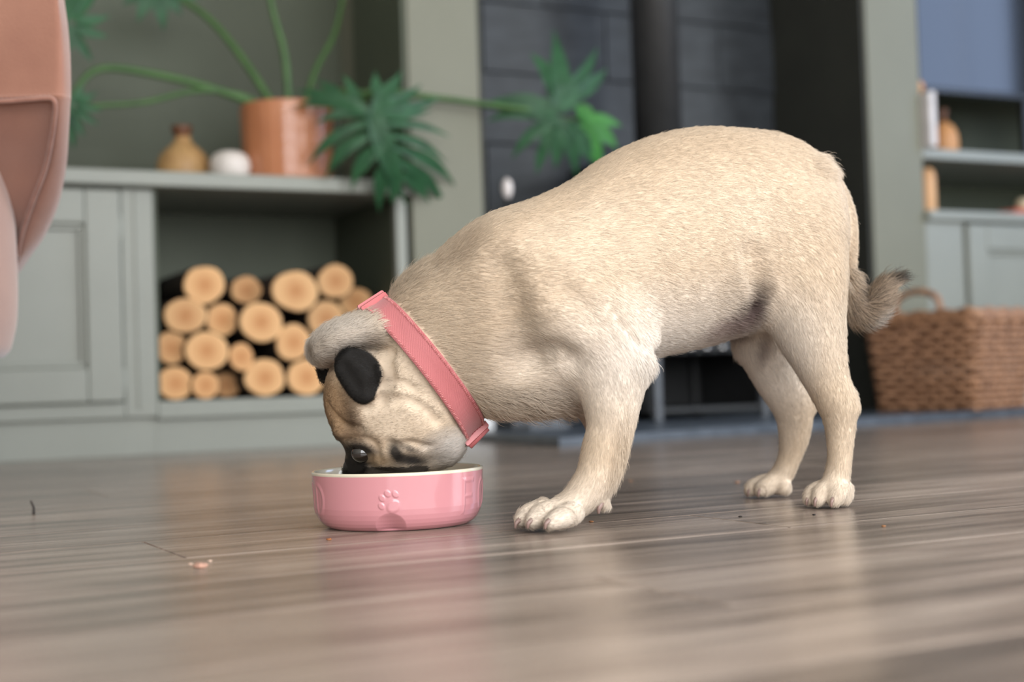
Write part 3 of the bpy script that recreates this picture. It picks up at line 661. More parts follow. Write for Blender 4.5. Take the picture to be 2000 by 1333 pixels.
rings = [[bm.verts.new((r * math.cos(2 * PI * i / 160), r * math.sin(2 * PI * i / 160), z)) for i in range(160)] for r, z in prof_i]
for a_, b_ in zip(rings, rings[1:]):
    for i in range(160): bm.faces.new((a_[i], a_[(i + 1) % 160], b_[(i + 1) % 160], b_[i]))
bm.faces.new(rings[-1])
bm_obj('inner_glaze', bm, CERC, Matrix.Translation(Vector(bowl_c)), bowl, True)

# ------------------------------------------------------------------ the dog: one smooth body from blended volumes
VX = .0018
GX = np.arange(-.205, .520, VX, dtype=np.float32); GY = np.arange(1.165, 1.575, VX, dtype=np.float32); GZ = np.arange(-.008, .415, VX, dtype=np.float32)
BIG = .06
def ellip(fld, c, ax, R3=None):
    """hard union of an ellipsoid with semi-axes ax (rotated by R3) into field fld"""
    m = max(ax) + .03
    sl = [slice(max(0, int((c[k] - m - G[0]) / VX)), min(len(G), int((c[k] + m - G[0]) / VX) + 2)) for k, G in enumerate((GX, GY, GZ))]
    if any(s.stop <= s.start for s in sl): return
    x = (GX[sl[0]] - c[0])[:, None, None]; y = (GY[sl[1]] - c[1])[None, :, None]; z = (GZ[sl[2]] - c[2])[None, None, :]
    if R3 is not None:
        x, y, z = (R3[0][k] * x + R3[1][k] * y + R3[2][k] * z for k in range(3))
    xa, ya, za = x / ax[0], y / ax[1], z / ax[2]
    k0 = np.sqrt(xa * xa + ya * ya + za * za); k1 = np.sqrt((xa / ax[0]) ** 2 + (ya / ax[1]) ** 2 + (za / ax[2]) ** 2) + 1e-9
    d = (k0 * (k0 - 1) / k1).astype(np.float32)
    sub = fld[sl[0], sl[1], sl[2]]; np.minimum(sub, d, out=sub)
def smin(a, b, k):
    h = np.clip(.5 + .5 * (b - a) / k, 0, 1); return b + (a - b) * h - k * h * (1 - h)
STATIONS = []   # hair flow: (point, tangent, radius)
def chain(st, n=6, flow=1, shrink=0.):
    """st rows: px x, px y, px radius, world Y, half depth in metres -> field"""
    q = catmull(st, n); f = np.full((len(GX), len(GY), len(GZ)), BIG, np.float32); P = []
    for (x, y, r, Y, hd) in q:
        c = at_Y(x, y, Y); rad = max(.002, (r - shrink) * Y / F); ellip(f, c, (rad, max(.002, hd), rad)); P.append(c)
    P = np.array(P); T = np.gradient(P, axis=0) if len(P) > 1 else np.array([[1., 0, 0]])
    T /= np.linalg.norm(T, axis=1)[:, None] + 1e-9
    if flow:
        for c, t, row in zip(P, T, q): STATIONS.append((c, t * flow, max(.004, row[2] * row[3] / F)))
    return f
body = None
def add(st, k=.012, **kw):
    global body
    f = chain(st, **kw); body = f if body is None else smin(body, f, k)

# trunk, neck to rump
add([(842, 712, 134, 1.308, .055), (892, 664, 156, 1.304, .060), (955, 636, 170, 1.298, .064), (1020, 600, 189, 1.298, .070), (1120, 556, 185, 1.312, .076), (1210, 518, 190, 1.332, .078),
     (1290, 482, 206, 1.352, .077), (1365, 460, 210, 1.375, .073), (1437, 441, 190, 1.395, .068), (1478, 431, 176, 1.405, .064)], n=7)
# withers and shoulder blade, upper arm
add([(1005, 520, 96, 1.275, .050), (1070, 575, 112, 1.266, .050), (1125, 640, 92, 1.258, .044)], k=.022, n=5, flow=0)
# breast, chest tufts
add([(975, 735, 66, 1.296, .045), (1045, 735, 62, 1.292, .048), (1110, 725, 52, 1.290, .050)], k=.02, n=4, flow=0)
# near foreleg
add([(1128, 610, 92, 1.262, .040), (1165, 662, 92, 1.257, .037), (1190, 715, 78, 1.252, .033), (1194, 770, 60, 1.249, .027), (1193, 830, 47, 1.246, .0225), (1180, 880, 43, 1.243, .0205), (1167, 925, 40, 1.240, .0195), (1148, 958, 37, 1.237, .0195), (1120, 984, 31, 1.234, .0200), (1092, 1000, 27, 1.231, .0205)], k=.016, n=5)
add([(1240, 690, 26, 1.252, .016), (1262, 712, 12, 1.252, .009)], k=.012, n=4, flow=0)
# skin fold behind the elbow
add([(1205, 560, 26, 1.262, .012), (1238, 610, 30, 1.264, .014), (1262, 660, 26, 1.268, .014)], k=.010, n=5, flow=0)
# far foreleg
add([(1085, 690, 60, 1.335, .030), (1125, 745, 48, 1.342, .026), (1160, 800, 33, 1.346, .021), (1178, 850, 28, 1.346, .018), (1170, 910, 25, 1.344, .016), (1150, 958, 22, 1.340, .016), (1118, 984, 17, 1.336, .017), (1092, 992, 15, 1.334, .017)], k=.014, n=5)
# near hind leg
add([(1545, 470, 106, 1.378, .044), (1562, 545, 92, 1.372, .043), (1570, 600, 80, 1.368, .040), (1584, 650, 66, 1.366, .035), (1600, 700, 52, 1.364, .029), (1614, 740, 43, 1.363, .025), (1631, 780, 39, 1.362, .021), (1638, 802, 35, 1.362, .0185), (1641, 840, 28, 1.362, .0150), (1640, 890, 23, 1.362, .0140), (1635, 930, 24, 1.361, .0145), (1626, 958, 27, 1.358, .0170)], k=.018, n=5)
add([(1659, 775, 10, 1.362, .007), (1666, 795, 9, 1.362, .007)], k=.010, n=3, flow=0)
# far hind leg
add([(1490, 560, 80, 1.445, .040), (1486, 620, 62, 1.455, .036), (1486, 662, 55, 1.462, .032), (1502, 700, 50, 1.470, .028), (1521, 740, 46, 1.476, .025), (1543, 780, 42, 1.482, .021), (1551, 810, 36, 1.486, .019), (1551, 850, 29, 1.490, .016), (1543, 890, 22, 1.494, .014), (1530, 922, 21, 1.496, .0145), (1512, 944, 21, 1.497, .017)], k=.018, n=5)
add([(1575, 775, 11, 1.484, .007), (1582, 792, 9, 1.484, .007)], k=.010, n=3, flow=0)
# belly sheath
add([(1405, 610, 40, 1.395, .022), (1445, 612, 34, 1.405, .018), (1475, 590, 30, 1.41, .018)], k=.016, n=4, flow=0)
# tail, down the rump and up in a short curl
add([(1590, 330, 26, 1.408, .014), (1628, 372, 23, 1.412, .013), (1650, 420, 19, 1.414, .012), (1657, 470, 16, 1.414, .011), (1658, 520, 12, 1.412, .009), (1662, 570, 13, 1.408, .0085), (1674, 604, 19, 1.404, .010), (1698, 608, 19, 1.400, .010), (1716, 586, 17, 1.398, .009), (1728, 564, 12, 1.397, .007), (1742, 551, 6, 1.396, .004)], k=.006, n=6)
# skull, neck roll, jaw, muzzle
add([(842, 712, 128, 1.308, .054), (800, 745, 129, 1.313, .058), (762, 776, 128, 1.318, .060)], k=.012, n=5, flow=-1)
add([(637, 682, 31, 1.318, .040), (662, 668, 37, 1.318, .050), (700, 656, 40, 1.316, .054), (748, 646, 46, 1.312, .056)], k=.008, n=5, flow=-1)
add([(860, 800, 62, 1.312, .046), (858, 846, 54, 1.316, .044), (858, 868, 44, 1.320, .038), (845, 880, 38, 1.322, .034)], k=.016, n=4, flow=-1)
add([(770, 845, 72, 1.318, .052), (742, 878, 58, 1.322, .043), (735, 905, 52, 1.325, .036), (738, 925, 44, 1.326, .030)], k=.014, n=4, flow=-1)
add([(800, 870, 52, 1.318, .040), (790, 905, 40, 1.322, .034)], k=.014, n=4, flow=0)
add([(700, 905, 26, 1.323, .017), (694, 918, 22, 1.324, .014)], k=.006, n=4, flow=0)
# cheek, brow and lip folds on the near side
add([(790, 772, 40, 1.276, .016), (815, 812, 44, 1.272, .016), (805, 850, 34, 1.276, .014)], k=.020, n=4, flow=0)
add([(752, 768, 14, 1.264, .006), (785, 766, 12, 1.262, .005), (812, 782, 10, 1.262, .004)], k=.008, n=4, flow=0)
add([(668, 842, 18, 1.290, .009), (690, 856, 16, 1.284, .008), (718, 858, 13, 1.280, .007)], k=.008, n=4, flow=0)
add([(738, 866, 12, 1.276, .006), (752, 884, 13, 1.277, .006), (746, 902, 12, 1.281, .006)], k=.007, n=4, flow=0)
add([(770, 880, 20, 1.280, .010), (785, 900, 20, 1.286, .010)], k=.010, n=3, flow=0)
# toes
def toes(rows, k=.0018):
    for r in rows: add(r, k=k, n=4, flow=0)
toes([[(1118, 1002, 22, 1.212, .0105), (1094, 1013, 21, 1.206, .0105), (1076, 1022, 15, 1.203, .0090)], [(1088, 997, 23, 1.226, .0105), (1056, 1006, 21, 1.219, .0100), (1040, 1018, 16, 1.216, .0090)],
      [(1062, 993, 19, 1.238, .0100), (1030, 1005, 18, 1.234, .0095), (1016, 1017, 13, 1.231, .0085)], [(1060, 990, 17, 1.250, .0100), (1036, 1002, 16, 1.247, .0090), (1026, 1013, 12, 1.245, .0085)]])
toes([[(1176, 972, 14, 1.238, .010), (1180, 986, 11, 1.238, .008)]])
toes([[(1612, 955, 20, 1.370, .0090), (1590, 964, 17, 1.362, .0085), (1581, 974, 13, 1.359, .0080)], [(1622, 955, 21, 1.358, .0095), (1606, 965, 18, 1.350, .0090), (1599, 976, 13, 1.347, .0080)],
      [(1640, 955, 20, 1.350, .0090), (1634, 967, 18, 1.343, .0090), (1630, 978, 13, 1.341, .0080)], [(1648, 955, 18, 1.362, .010), (1650, 968, 15, 1.357, .010), (1648, 978, 11, 1.356, .009)]])
toes([[(1496, 945, 19, 1.500, .010), (1474, 952, 16, 1.496, .010), (1465, 958, 11, 1.494, .009)], [(1508, 946, 19, 1.488, .010), (1492, 954, 16, 1.482, .010), (1484, 960, 10, 1.480, .009)], [(1526, 946, 19, 1.490, .010), (1530, 954, 14, 1.484, .010)]])
toes([[(1090, 990, 16, 1.330, .010), (1072, 997, 13, 1.326, .009)], [(1096, 990, 16, 1.345, .010), (1078, 994, 13, 1.342, .009)]])

def field_at(P):
    i = np.clip(((P[:, 0] - GX[0]) / VX).round().astype(int), 0, len(GX) - 1); j = np.clip(((P[:, 1] - GY[0]) / VX).round().astype(int), 0, len(GY) - 1); k = np.clip(((P[:, 2] - GZ[0]) / VX).round().astype(int), 0, len(GZ) - 1)
    return body[i, j, k]
def surf(x, y):
    """first body point behind photograph pixel"""
    Ys = np.arange(1.17, 1.56, .0008); d = ray(x, y); P = CAM + d[None] * (Ys / d[1])[:, None]; f = field_at(P); w = np.where(f < 0)[0]
    return P[w[0]] if len(w) else None
# creases pressed into the near side
def groove(pxs, r, depth, k=.006):
    global body
    g = np.full_like(body, BIG)
    for (x, y) in catmull([(a, b) for a, b in pxs], 8):
        p = surf(x, y)
        if p is None: continue
        c = p - np.array([0, r - depth, 0]); ellip(g, c, (r, r, r))
    body = -smin(-body, g, k)
groove([(962, 520), (978, 570), (992, 620), (1004, 668), (1006, 712)], .014, .0034, .018)
groove([(1186, 598), (1216, 634), (1240, 662), (1262, 684)], .0045, .0036, .006)
groove([(1470, 500), (1478, 545), (1486, 590)], .010, .0035, .012)
groove([(1030, 700), (1075, 690), (1110, 705)], .010, .0028, .012)
groove([(1090, 560), (1130, 590), (1160, 620)], .010, .0022, .012)
groove([(750, 786), (790, 782), (826, 802), (850, 826)], .0045, .0030, .005)
groove([(752, 700), (760, 730), (752, 764), (738, 790), (712, 798)], .005, .0036, .005)
groove([(748, 748), (775, 746), (806, 762)], .0035, .0024, .004)
groove([(636, 790), (652, 812), (672, 830), (700, 838)], .0035, .0022, .004)
groove([(660, 864), (690, 858), (716, 860), (732, 872), (736, 890)], .0035, .0024, .003)
groove([(758, 866), (772, 872), (800, 868), (830, 876)], .0035, .0024, .004)
groove([(622, 722), (650, 714), (690, 692), (722, 684), (760, 690)], .006, .0042, .005)
# near ear: a folded black flap lying against the cheek
def poly_sdf(px_, py_, poly):
    poly = np.asarray(poly, float); d = np.full(px_.shape, 1e9); ins = np.zeros(px_.shape, bool)
    for a, b in zip(poly, np.roll(poly, -1, 0)):
        e = b - a; wx, wy = px_ - a[0], py_ - a[1]; t = np.clip((wx * e[0] + wy * e[1]) / (e @ e), 0, 1)
        d = np.minimum(d, np.hypot(wx - e[0] * t, wy - e[1] * t))
        c = (a[1] > py_) != (b[1] > py_)
        with np.errstate(divide='ignore', invalid='ignore'): xi = a[0] + (py_ - a[1]) * e[0] / (e[1] if e[1] else 1e-9)
        ins ^= c & (px_ < xi)
    return np.where(ins, -d, d)
def flap(poly, Yc, slope, th, dome):
    """thin flap with a photograph outline at world depth Yc, tilted by slope, domed towards the viewer"""
    global body
    poly = catmull([tuple(p) for p in poly] + [tuple(poly[0])], 4)[:-1]
    i0, i1 = int((at_Y(poly[:, 0].min() - 20, 700, Yc)[0] - GX[0]) / VX), int((at_Y(poly[:, 0].max() + 20, 700, Yc)[0] - GX[0]) / VX)
    k0, k1 = int((at_Y(700, poly[:, 1].max() + 30, Yc)[2] - GZ[0]) / VX), int((at_Y(700, poly[:, 1].min() - 30, Yc)[2] - GZ[0]) / VX)
    i0, k0 = max(i0, 0), max(k0, 0); j0, j1 = int((Yc - .03 - GY[0]) / VX), int((Yc + .03 - GY[0]) / VX); j0 = max(j0, 0)
    X, Y, Z = np.meshgrid(GX[i0:i1], GY[j0:j1], GZ[k0:k1], indexing='ij')
    q = np.stack([X, Y, Z - CAMH], -1).astype(float); zf = q @ _f; px_, py_ = CX + F * (q @ _r) / zf, CY - F * (q @ _t) / zf
    ds = poly_sdf(px_, py_, poly); d2 = ds * Yc / F; c = poly.mean(0)
    Ym = Yc + slope[0] * (px_ - c[0]) + slope[1] * (py_ - c[1]) - dome * np.clip(-ds / 30, 0, 1)
    d = smin(-d2, -(np.abs(Y - Ym) - th), .004) * -1
    sub = body[i0:i1, j0:j1, k0:k1]; body[i0:i1, j0:j1, k0:k1] = smin(sub, d.astype(np.float32), .0025)
EAR = [(654, 700), (668, 684), (692, 679), (716, 686), (736, 704), (746, 728), (742, 748), (736, 764), (730, 780), (714, 790), (697, 787), (680, 772), (664, 748), (652, 724)]
flap(EAR, 1.2565, (.00003, -.00004), .0036, .0045)
flap([(722, 716), (736, 708), (748, 724), (745, 746), (736, 752), (728, 738)], 1.2530, (.00008, 0), .004, .003)
groove([(690, 690), (714, 702), (728, 722), (732, 745), (728, 764)], .005, .0022, .004)
groove([(668, 712), (684, 736), (700, 758)], .006, .0012, .004)
EAR2 = [(616, 716), (640, 712), (644, 736), (632, 750), (622, 742)]
flap(EAR2, 1.352, (0, 0), .004, .002)
# rest on the floor
body = np.maximum(body, (.0006 - GZ)[None, None, :])

def surface_nets(f):
    nx, ny, nz = f.shape; ins = f < 0
    cnt = sum(ins[a:nx - 1 + a, b:ny - 1 + b, c:nz - 1 + c].astype(np.int8) for a in (0, 1) for b in (0, 1) for c in (0, 1))
    act = (cnt > 0) & (cnt < 8); idx = np.full(act.shape, -1, np.int64); cell = np.argwhere(act); idx[act] = np.arange(len(cell))
    acc = np.zeros((len(cell), 3)); num = np.zeros(len(cell))
    co = [(a, b, c) for a in (0, 1) for b in (0, 1) for c in (0, 1)]
    for p in range(8):
        for q in range(p + 1, 8):
            A, B = np.array(co[p]), np.array(co[q])
            if np.abs(A - B).sum() != 1: continue
            fa = f[tuple((cell + A).T)].astype(float); fb = f[tuple((cell + B).T)].astype(float); cr = (fa < 0) != (fb < 0)
            t = np.where(cr, fa / np.where(cr, fa - fb, 1), 0); acc += cr[:, None] * (A + (B - A) * t[:, None]); num += cr
    vert = cell + acc / num[:, None]; faces = []
    for ax in range(3):
        o1, o2 = [k for k in range(3) if k != ax]; sh = [slice(None)] * 3; sh2 = [slice(None)] * 3
        sh[ax] = slice(0, -1); sh2[ax] = slice(1, None); cr = ins[tuple(sh)] != ins[tuple(sh2)]
        e = np.argwhere(cr); e = e[(e[:, o1] > 0) & (e[:, o2] > 0) & (e[:, o1] < f.shape[o1] - 1) & (e[:, o2] < f.shape[o2] - 1)]
        d1 = np.zeros(3, int); d1[o1] = 1; d2 = np.zeros(3, int); d2[o2] = 1
        quad = np.stack([idx[tuple((e - a).T)] for a in (0 * d1, d1, d1 + d2, d2)], 1)
        flip = ins[tuple(e.T)] ^ (ax == 1); quad = np.where(flip[:, None], quad[:, ::-1], quad); faces.append(quad)
    return vert, np.concatenate(faces)
vert, quad = surface_nets(body)
vert = np.stack([GX[0] + vert[:, 0] * VX, GY[0] + vert[:, 1] * VX, GZ[0] + vert[:, 2] * VX], 1)
ed = np.unique(np.sort(np.concatenate([quad[:, [0, 1]], quad[:, [1, 2]], quad[:, [2, 3]], quad[:, [3, 0]]]), 1), axis=0)
deg = np.bincount(ed.ravel(), minlength=len(vert))[:, None]
def lap(v):
    s = np.stack([np.bincount(ed[:, 0], v[ed[:, 1], k], len(v)) + np.bincount(ed[:, 1], v[ed[:, 0], k], len(v)) for k in range(3)], 1); return s / np.maximum(deg, 1)
for it in range(6): vert = vert + (.55 if it % 2 == 0 else -.5) * (lap(vert) - vert) if it < 4 else vert + .5 * (lap(vert) - vert)
n1 = np.cross(vert[quad[:, 2]] - vert[quad[:, 0]], vert[quad[:, 3]] - vert[quad[:, 1]])
VN = np.stack([sum(np.bincount(quad[:, c], n1[:, k], len(vert)) for c in range(4)) for k in range(3)], 1); VN /= np.linalg.norm(VN, axis=1)[:, None] + 1e-12
gsign = np.sign(np.mean(np.sum(VN * (vert - vert.mean(0)), 1)))
if gsign < 0: quad = quad[:, ::-1]; VN = -VN
area = np.linalg.norm(n1, axis=1) * .5

# markings: coat colours, and a neck roll lightened against its shade, read in side view
q = vert - CAM; zf = q @ _f; VPX, VPY = CX + F * (q @ _r) / zf, CY - F * (q @ _t) / zf
FAWN, TAN, PALE, DARK, BROWN, GREYB = (s2l(c) for c in ((221, 202, 179), (204, 181, 154), (240, 232, 223), (34, 31, 29), (172, 140, 106), (150, 131, 112)))
def blob(x, y, cx, cy, rx, ry, ang=0., soft=.5):
    a = math.radians(ang); dx, dy = x - cx, y - cy; u_, w_ = dx * math.cos(a) + dy * math.sin(a), -dx * math.sin(a) + dy * math.cos(a)
    r = np.sqrt((u_ / rx) ** 2 + (w_ / ry) ** 2); return np.clip((1 + soft - r) / (2 * soft), 0, 1)
def noise3(p, s, seed=0):
    r = np.random.default_rng(seed); o = np.zeros(len(p))
    for k in range(5):
        d = r.normal(size=3) * s * (1 + .5 * k); o += np.sin(p @ d + r.uniform(0, 6.28)) / (1 + .4 * k)
    return o / 2.6
def coat(x, y, p):
    c = np.tile(FAWN, (len(x), 1))
    def mixc(c, col, w): return c + (col - c) * np.clip(w, 0, 1)[:, None]
    nz = noise3(p, 55., 1); n2 = noise3(p, 160., 2)
    c = mixc(c, TAN, .35 + .14 * nz)
    c = mixc(c, PALE, .7 * blob(x, y, 1300, 690, 240, 90, -8, .8))                                   # paler belly
    c = mixc(c, PALE, .40 * np.clip((y - 900) / 110, 0, 1) + .5 * blob(x, y, 1500, 760, 60, 130, 20, .6))   # pale feet and inner thigh
    c = mixc(c, GREYB, .5 * blob(x, y, 905, 480, 50, 16, -42, .8)); c = mixc(c, TAN * .95, .75 * blob(x, y, 1330, 290, 280, 60, -8, .8)); c = mixc(c, TAN * .95, .6 * blob(x, y, 1030, 420, 140, 30, -25, .8))   # darker trace along the spine
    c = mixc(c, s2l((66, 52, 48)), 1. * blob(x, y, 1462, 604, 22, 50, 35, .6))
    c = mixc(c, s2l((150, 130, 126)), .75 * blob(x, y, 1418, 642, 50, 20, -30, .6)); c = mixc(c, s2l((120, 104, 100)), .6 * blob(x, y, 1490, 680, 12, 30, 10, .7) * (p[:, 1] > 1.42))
    # tail
    tl = ((x > 1654) & (y > 500) & (y < 700)).astype(float) * np.clip((y - 500) / 60, 0, 1) * (x > 1648)
    tl = np.where(x > 1662, tl, tl * .7); c = mixc(c, GREYB, .85 * tl); c = mixc(c, PALE * .9, .8 * blob(x, y, 1700, 632, 50, 14, -20, .5) * (x > 1660)); c = mixc(c, DARK, .95 * blob(x, y, 1748, 548, 22, 10, 0, .5) * (x > 1690))
    # head
    hd = (x < 905) & (y > 600) & ~((x > 760) & (y < 640))
    c = mixc(c, FAWN, .8 * blob(x, y, 770, 740, 130, 100, 0, .3)); c = mixc(c, PALE, .6 * blob(x, y, 655, 666, 84, 46, -20, .4))  # neck roll made paler in colour to offset the dim light there
    c = mixc(c, BROWN * 1.05, .90 * blob(x, y, 648, 800, 44, 74, -12, .45) * (x < 720))
    c = mixc(c, s2l((84, 66, 50)), .85 * blob(x, y, 686, 822, 13, 50, -14, .8)); c = mixc(c, s2l((80, 64, 50)), .7 * blob(x, y, 636, 862, 20, 16, 30, .8)); c = mixc(c, s2l((120, 96, 72)), .6 * blob(x, y, 690, 850, 46, 16, 20, .6))
    c = mixc(c, PALE, .9 * blob(x, y, 880, 880, 46, 34, 0, .5))
    c = mixc(c, s2l((196, 172, 146)), .6 * blob(x, y, 740, 868, 24, 14, 30, .5))
    c = mixc(c, DARK, .97 * blob(x, y, 703, 889, 40, 24, 22, .30)); c = mixc(c, DARK, .9 * blob(x, y, 655, 868, 20, 13, 35, .5)); c = mixc(c, DARK, .96 * blob(x, y, 772, 886, 14, 24, -18, .45)); c = mixc(c, DARK, .9 * blob(x, y, 792, 897, 26, 10, 12, .5)); c = mixc(c, s2l((70, 64, 60)), .8 * blob(x, y, 800, 878, 20, 7, 25, .7)); c = mixc(c, s2l((58, 54, 52)), .9 * blob(x, y, 806, 902, 20, 11, 0, .5))
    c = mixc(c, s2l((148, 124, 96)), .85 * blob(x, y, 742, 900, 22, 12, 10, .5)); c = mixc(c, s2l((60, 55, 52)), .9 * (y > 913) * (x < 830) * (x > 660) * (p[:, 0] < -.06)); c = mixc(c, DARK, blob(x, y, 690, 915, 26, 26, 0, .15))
    e = np.clip(-poly_sdf(x, y, catmull([tuple(k) for k in EAR] + [EAR[0]], 4)[:-1]) / 3 + .6, 0, 1) * (p[:, 1] < 1.285); c = mixc(c, s2l((26, 24, 22)), e)
    c = mixc(c, s2l((90, 78, 66)), .5 * blob(x, y, 752, 742, 16, 34, 0, .7) * (1 - e))
    e2 = np.clip(-poly_sdf(x, y, EAR2) / 2 + .8, 0, 1) * (p[:, 1] > 1.325); c = mixc(c, DARK, e2)
    # pads
    c = mixc(c, s2l((70, 60, 58)), np.clip((.0035 - p[:, 2]) / .002, 0, 1))
    return np.clip(c * (1 + .03 * n2)[:, None], 0, 1)
VC = coat(VPX, VPY, vert)

dogp = on_z(1350, 1000)
dog = thing('pug_dog', dogp, 'fawn pug with black ears eating head-down from pink bowl', 'dog', ang=0)
DM = Matrix.Identity(4)
me = bpy.data.meshes.new('body'); me.vertices.add(len(vert)); me.vertices.foreach_set('co', vert.astype(np.float32).ravel())
me.loops.add(quad.size); me.loops.foreach_set('vertex_index', quad.astype(np.int32).ravel()); me.polygons.add(len(quad)); me.polygons.foreach_set('loop_start', np.arange(0, quad.size, 4, dtype=np.int32))
me.polygons.foreach_set('loop_total', np.full(len(quad), 4, np.int32)) if False else None
me.update(calc_edges=True); me.validate(); me.polygons.foreach_set('use_smooth', np.ones(len(quad), bool))
ca = me.color_attributes.new('coat', 'FLOAT_COLOR', 'POINT'); ca.data.foreach_set('color', np.concatenate([VC, np.ones((len(VC), 1))], 1).astype(np.float32).ravel())
sk_m = bpy.data.materials.new('dog_skin'); nt, b = nodes(sk_m); at = N(nt, 'ShaderNodeAttribute', attribute_name='coat'); nt.links.new(at.outputs['Color'], b.inputs['Base Color']); b.inputs['Roughness'].default_value = .85; b.inputs['Specular IOR Level'].default_value = .2
me.materials.append(sk_m); bo = bpy.data.objects.new('body', me); reg(bo, DM, dog)

# ------------------------------------------------------------------ collar round the neck
def cpx(x, y, Y): return at_Y(x, y, Y)
cA, cB = cpx(735, 602, 1.306), cpx(924, 842, 1.310); cC = (cA + cB) / 2; ce1 = (cB - cA) / 2; ca_ = np.linalg.norm(ce1); ce1 /= ca_
near = cpx(826, 690, 1.245) - cC; near -= ce1 * (near @ ce1); ce2 = near / np.linalg.norm(near); cn = np.cross(ce1, ce2); cn /= np.linalg.norm(cn)
if cn[0] > 0: cn = -cn          # towards the head
CW = .0235; NTH = 160; offs = np.linspace(-CW / 2, CW / 2, 9); rad = np.zeros((NTH, 9))
for i in range(NTH):
    th = 2 * PI * i / NTH; d = ce1 * math.cos(th) + ce2 * math.sin(th)
    for j, o in enumerate(offs):
        rs = np.arange(.03, .115, .0005); P = cC + cn * o + d * rs[:, None]; f = field_at(P); w = np.where(f < 0)[0]; rad[i, j] = rs[w[-1]] if len(w) else .06
for _ in range(14): rad = .5 * rad + .25 * (np.roll(rad, 1, 0) + np.roll(rad, -1, 0))
rad = np.maximum(rad, rad.mean(1)[:, None] - .001) * .5 + np.maximum(rad.mean(1)[:, None], rad.min(1)[:, None]) * .5 + .0032
def collar_pt(th, o, extra=0.):
    i = th / (2 * PI) * NTH; i0 = int(math.floor(i)) % NTH; fr = i - math.floor(i); j = (o / CW + .5) * 8; j0 = min(7, max(0, int(j))); fj = j - j0
    r = (rad[i0, j0] * (1 - fj) + rad[i0, j0 + 1] * fj) * (1 - fr) + (rad[(i0 + 1) % NTH, j0] * (1 - fj) + rad[(i0 + 1) % NTH, j0 + 1] * fj) * fr
    return cC + cn * o + (ce1 * math.cos(th) + ce2 * math.sin(th)) * (r + extra)
def collar_mat():
    m = bpy.data.materials.new('coral_pink_webbing'); nt, b = nodes(m); L = nt.links.new
    uvn = N(nt, 'ShaderNodeAttribute', attribute_name='weave'); sp = N(nt, 'ShaderNodeSeparateXYZ'); L(uvn.outputs['Vector'], sp.inputs[0])
    ad = N(nt, 'ShaderNodeMath', operation='MULTIPLY_ADD', i_1=.75); L(sp.outputs[0], ad.inputs[0]); L(sp.outputs[1], ad.inputs[2])
    mu = N(nt, 'ShaderNodeMath', operation='MULTIPLY', i_1=2 * PI / .0011); L(ad.outputs[0], mu.inputs[0]); sn = N(nt, 'ShaderNodeMath', operation='SINE'); L(mu.outputs[0], sn.inputs[0])
    mr = N(nt, 'ShaderNodeMapRange', i_1=-1., i_2=1.); L(sn.outputs[0], mr.inputs[0])
    rp = N(nt, 'ShaderNodeValToRGB'); rp.color_ramp.elements[0].color = rgba((178, 92, 94)); rp.color_ramp.elements[1].color = rgba((206, 124, 126)); L(mr.outputs[0], rp.inputs[0]); L(rp.outputs[0], b.inputs['Base Color'])
    bp = N(nt, 'ShaderNodeBump', i_Strength=.5, i_Distance=.0006); L(mr.outputs[0], bp.inputs['Height']); L(bp.outputs[0], b.inputs['Normal']); b.inputs['Roughness'].default_value = .6; b.inputs['Sheen Weight'].default_value = .3
    return m
COLM = collar_mat(); COLP = mat('pink_plastic', (214, 122, 124), .35, (208, 116, 118), 5.); COLE = mat('pink_edge_stitch', (222, 152, 150), .6, (184, 100, 100), 300.)
collar = thing('pet_collar', cB, 'coral pink twill webbing collar around the pug\'s neck', 'collar', ang=0)
vv, ff, wv = [], [], []
prof = [(-CW / 2, 0), (-CW / 2, .0016), (-CW / 2 + .0008, .0021)] + [(o, .0022) for o in np.linspace(-CW / 2 + .002, CW / 2 - .002, 8)] + [(CW / 2 - .0008, .0021), (CW / 2, .0016), (CW / 2, 0)]
NT2 = 200
for i in range(NT2):
    th = 2 * PI * i / NT2
    for (o, e) in prof: vv.append(collar_pt(th, o, e - .0012) - cB); wv.append((th * .066, o, 0))
for i in range(NT2):
    for j in range(len(prof)): j2 = (j + 1) % len(prof); i2 = (i + 1) % NT2; ff.append((i * len(prof) + j, i * len(prof) + j2, i2 * len(prof) + j2, i2 * len(prof) + j))
so = mesh_obj('strap', vv, ff, COLM, Matrix.Translation(Vector(cB)), collar, True); wa = so.data.attributes.new('weave', 'FLOAT_VECTOR', 'POINT'); wa.data.foreach_set('vector', np.array(wv, np.float32).ravel())
for sgn in (-1, 1):       # ribbed stitched edge: short slanting stitches along each border
    sv_, sf_ = [], []
    for i in range(230):
        th = 2 * PI * i / 230; a = collar_pt(th, sgn * (CW / 2 - .0034), .0012); bq = collar_pt(th + .022, sgn * (CW / 2 - .0008), .0010)
        g, h = tube_geo(np.array([a, (a + bq) / 2 + (a - cC) / np.linalg.norm(a - cC) * .0003, bq]) - cB, [.0003, .0005, .0003], 4); k0 = len(sv_); sv_ += list(g); sf_ += [tuple(k0 + z for z in t) for t in h]
    eo = mesh_obj('edge_stitching', sv_, sf_, COLE, Matrix.Translation(Vector(cB)), collar, True); eo['kind'] = 'stuff'
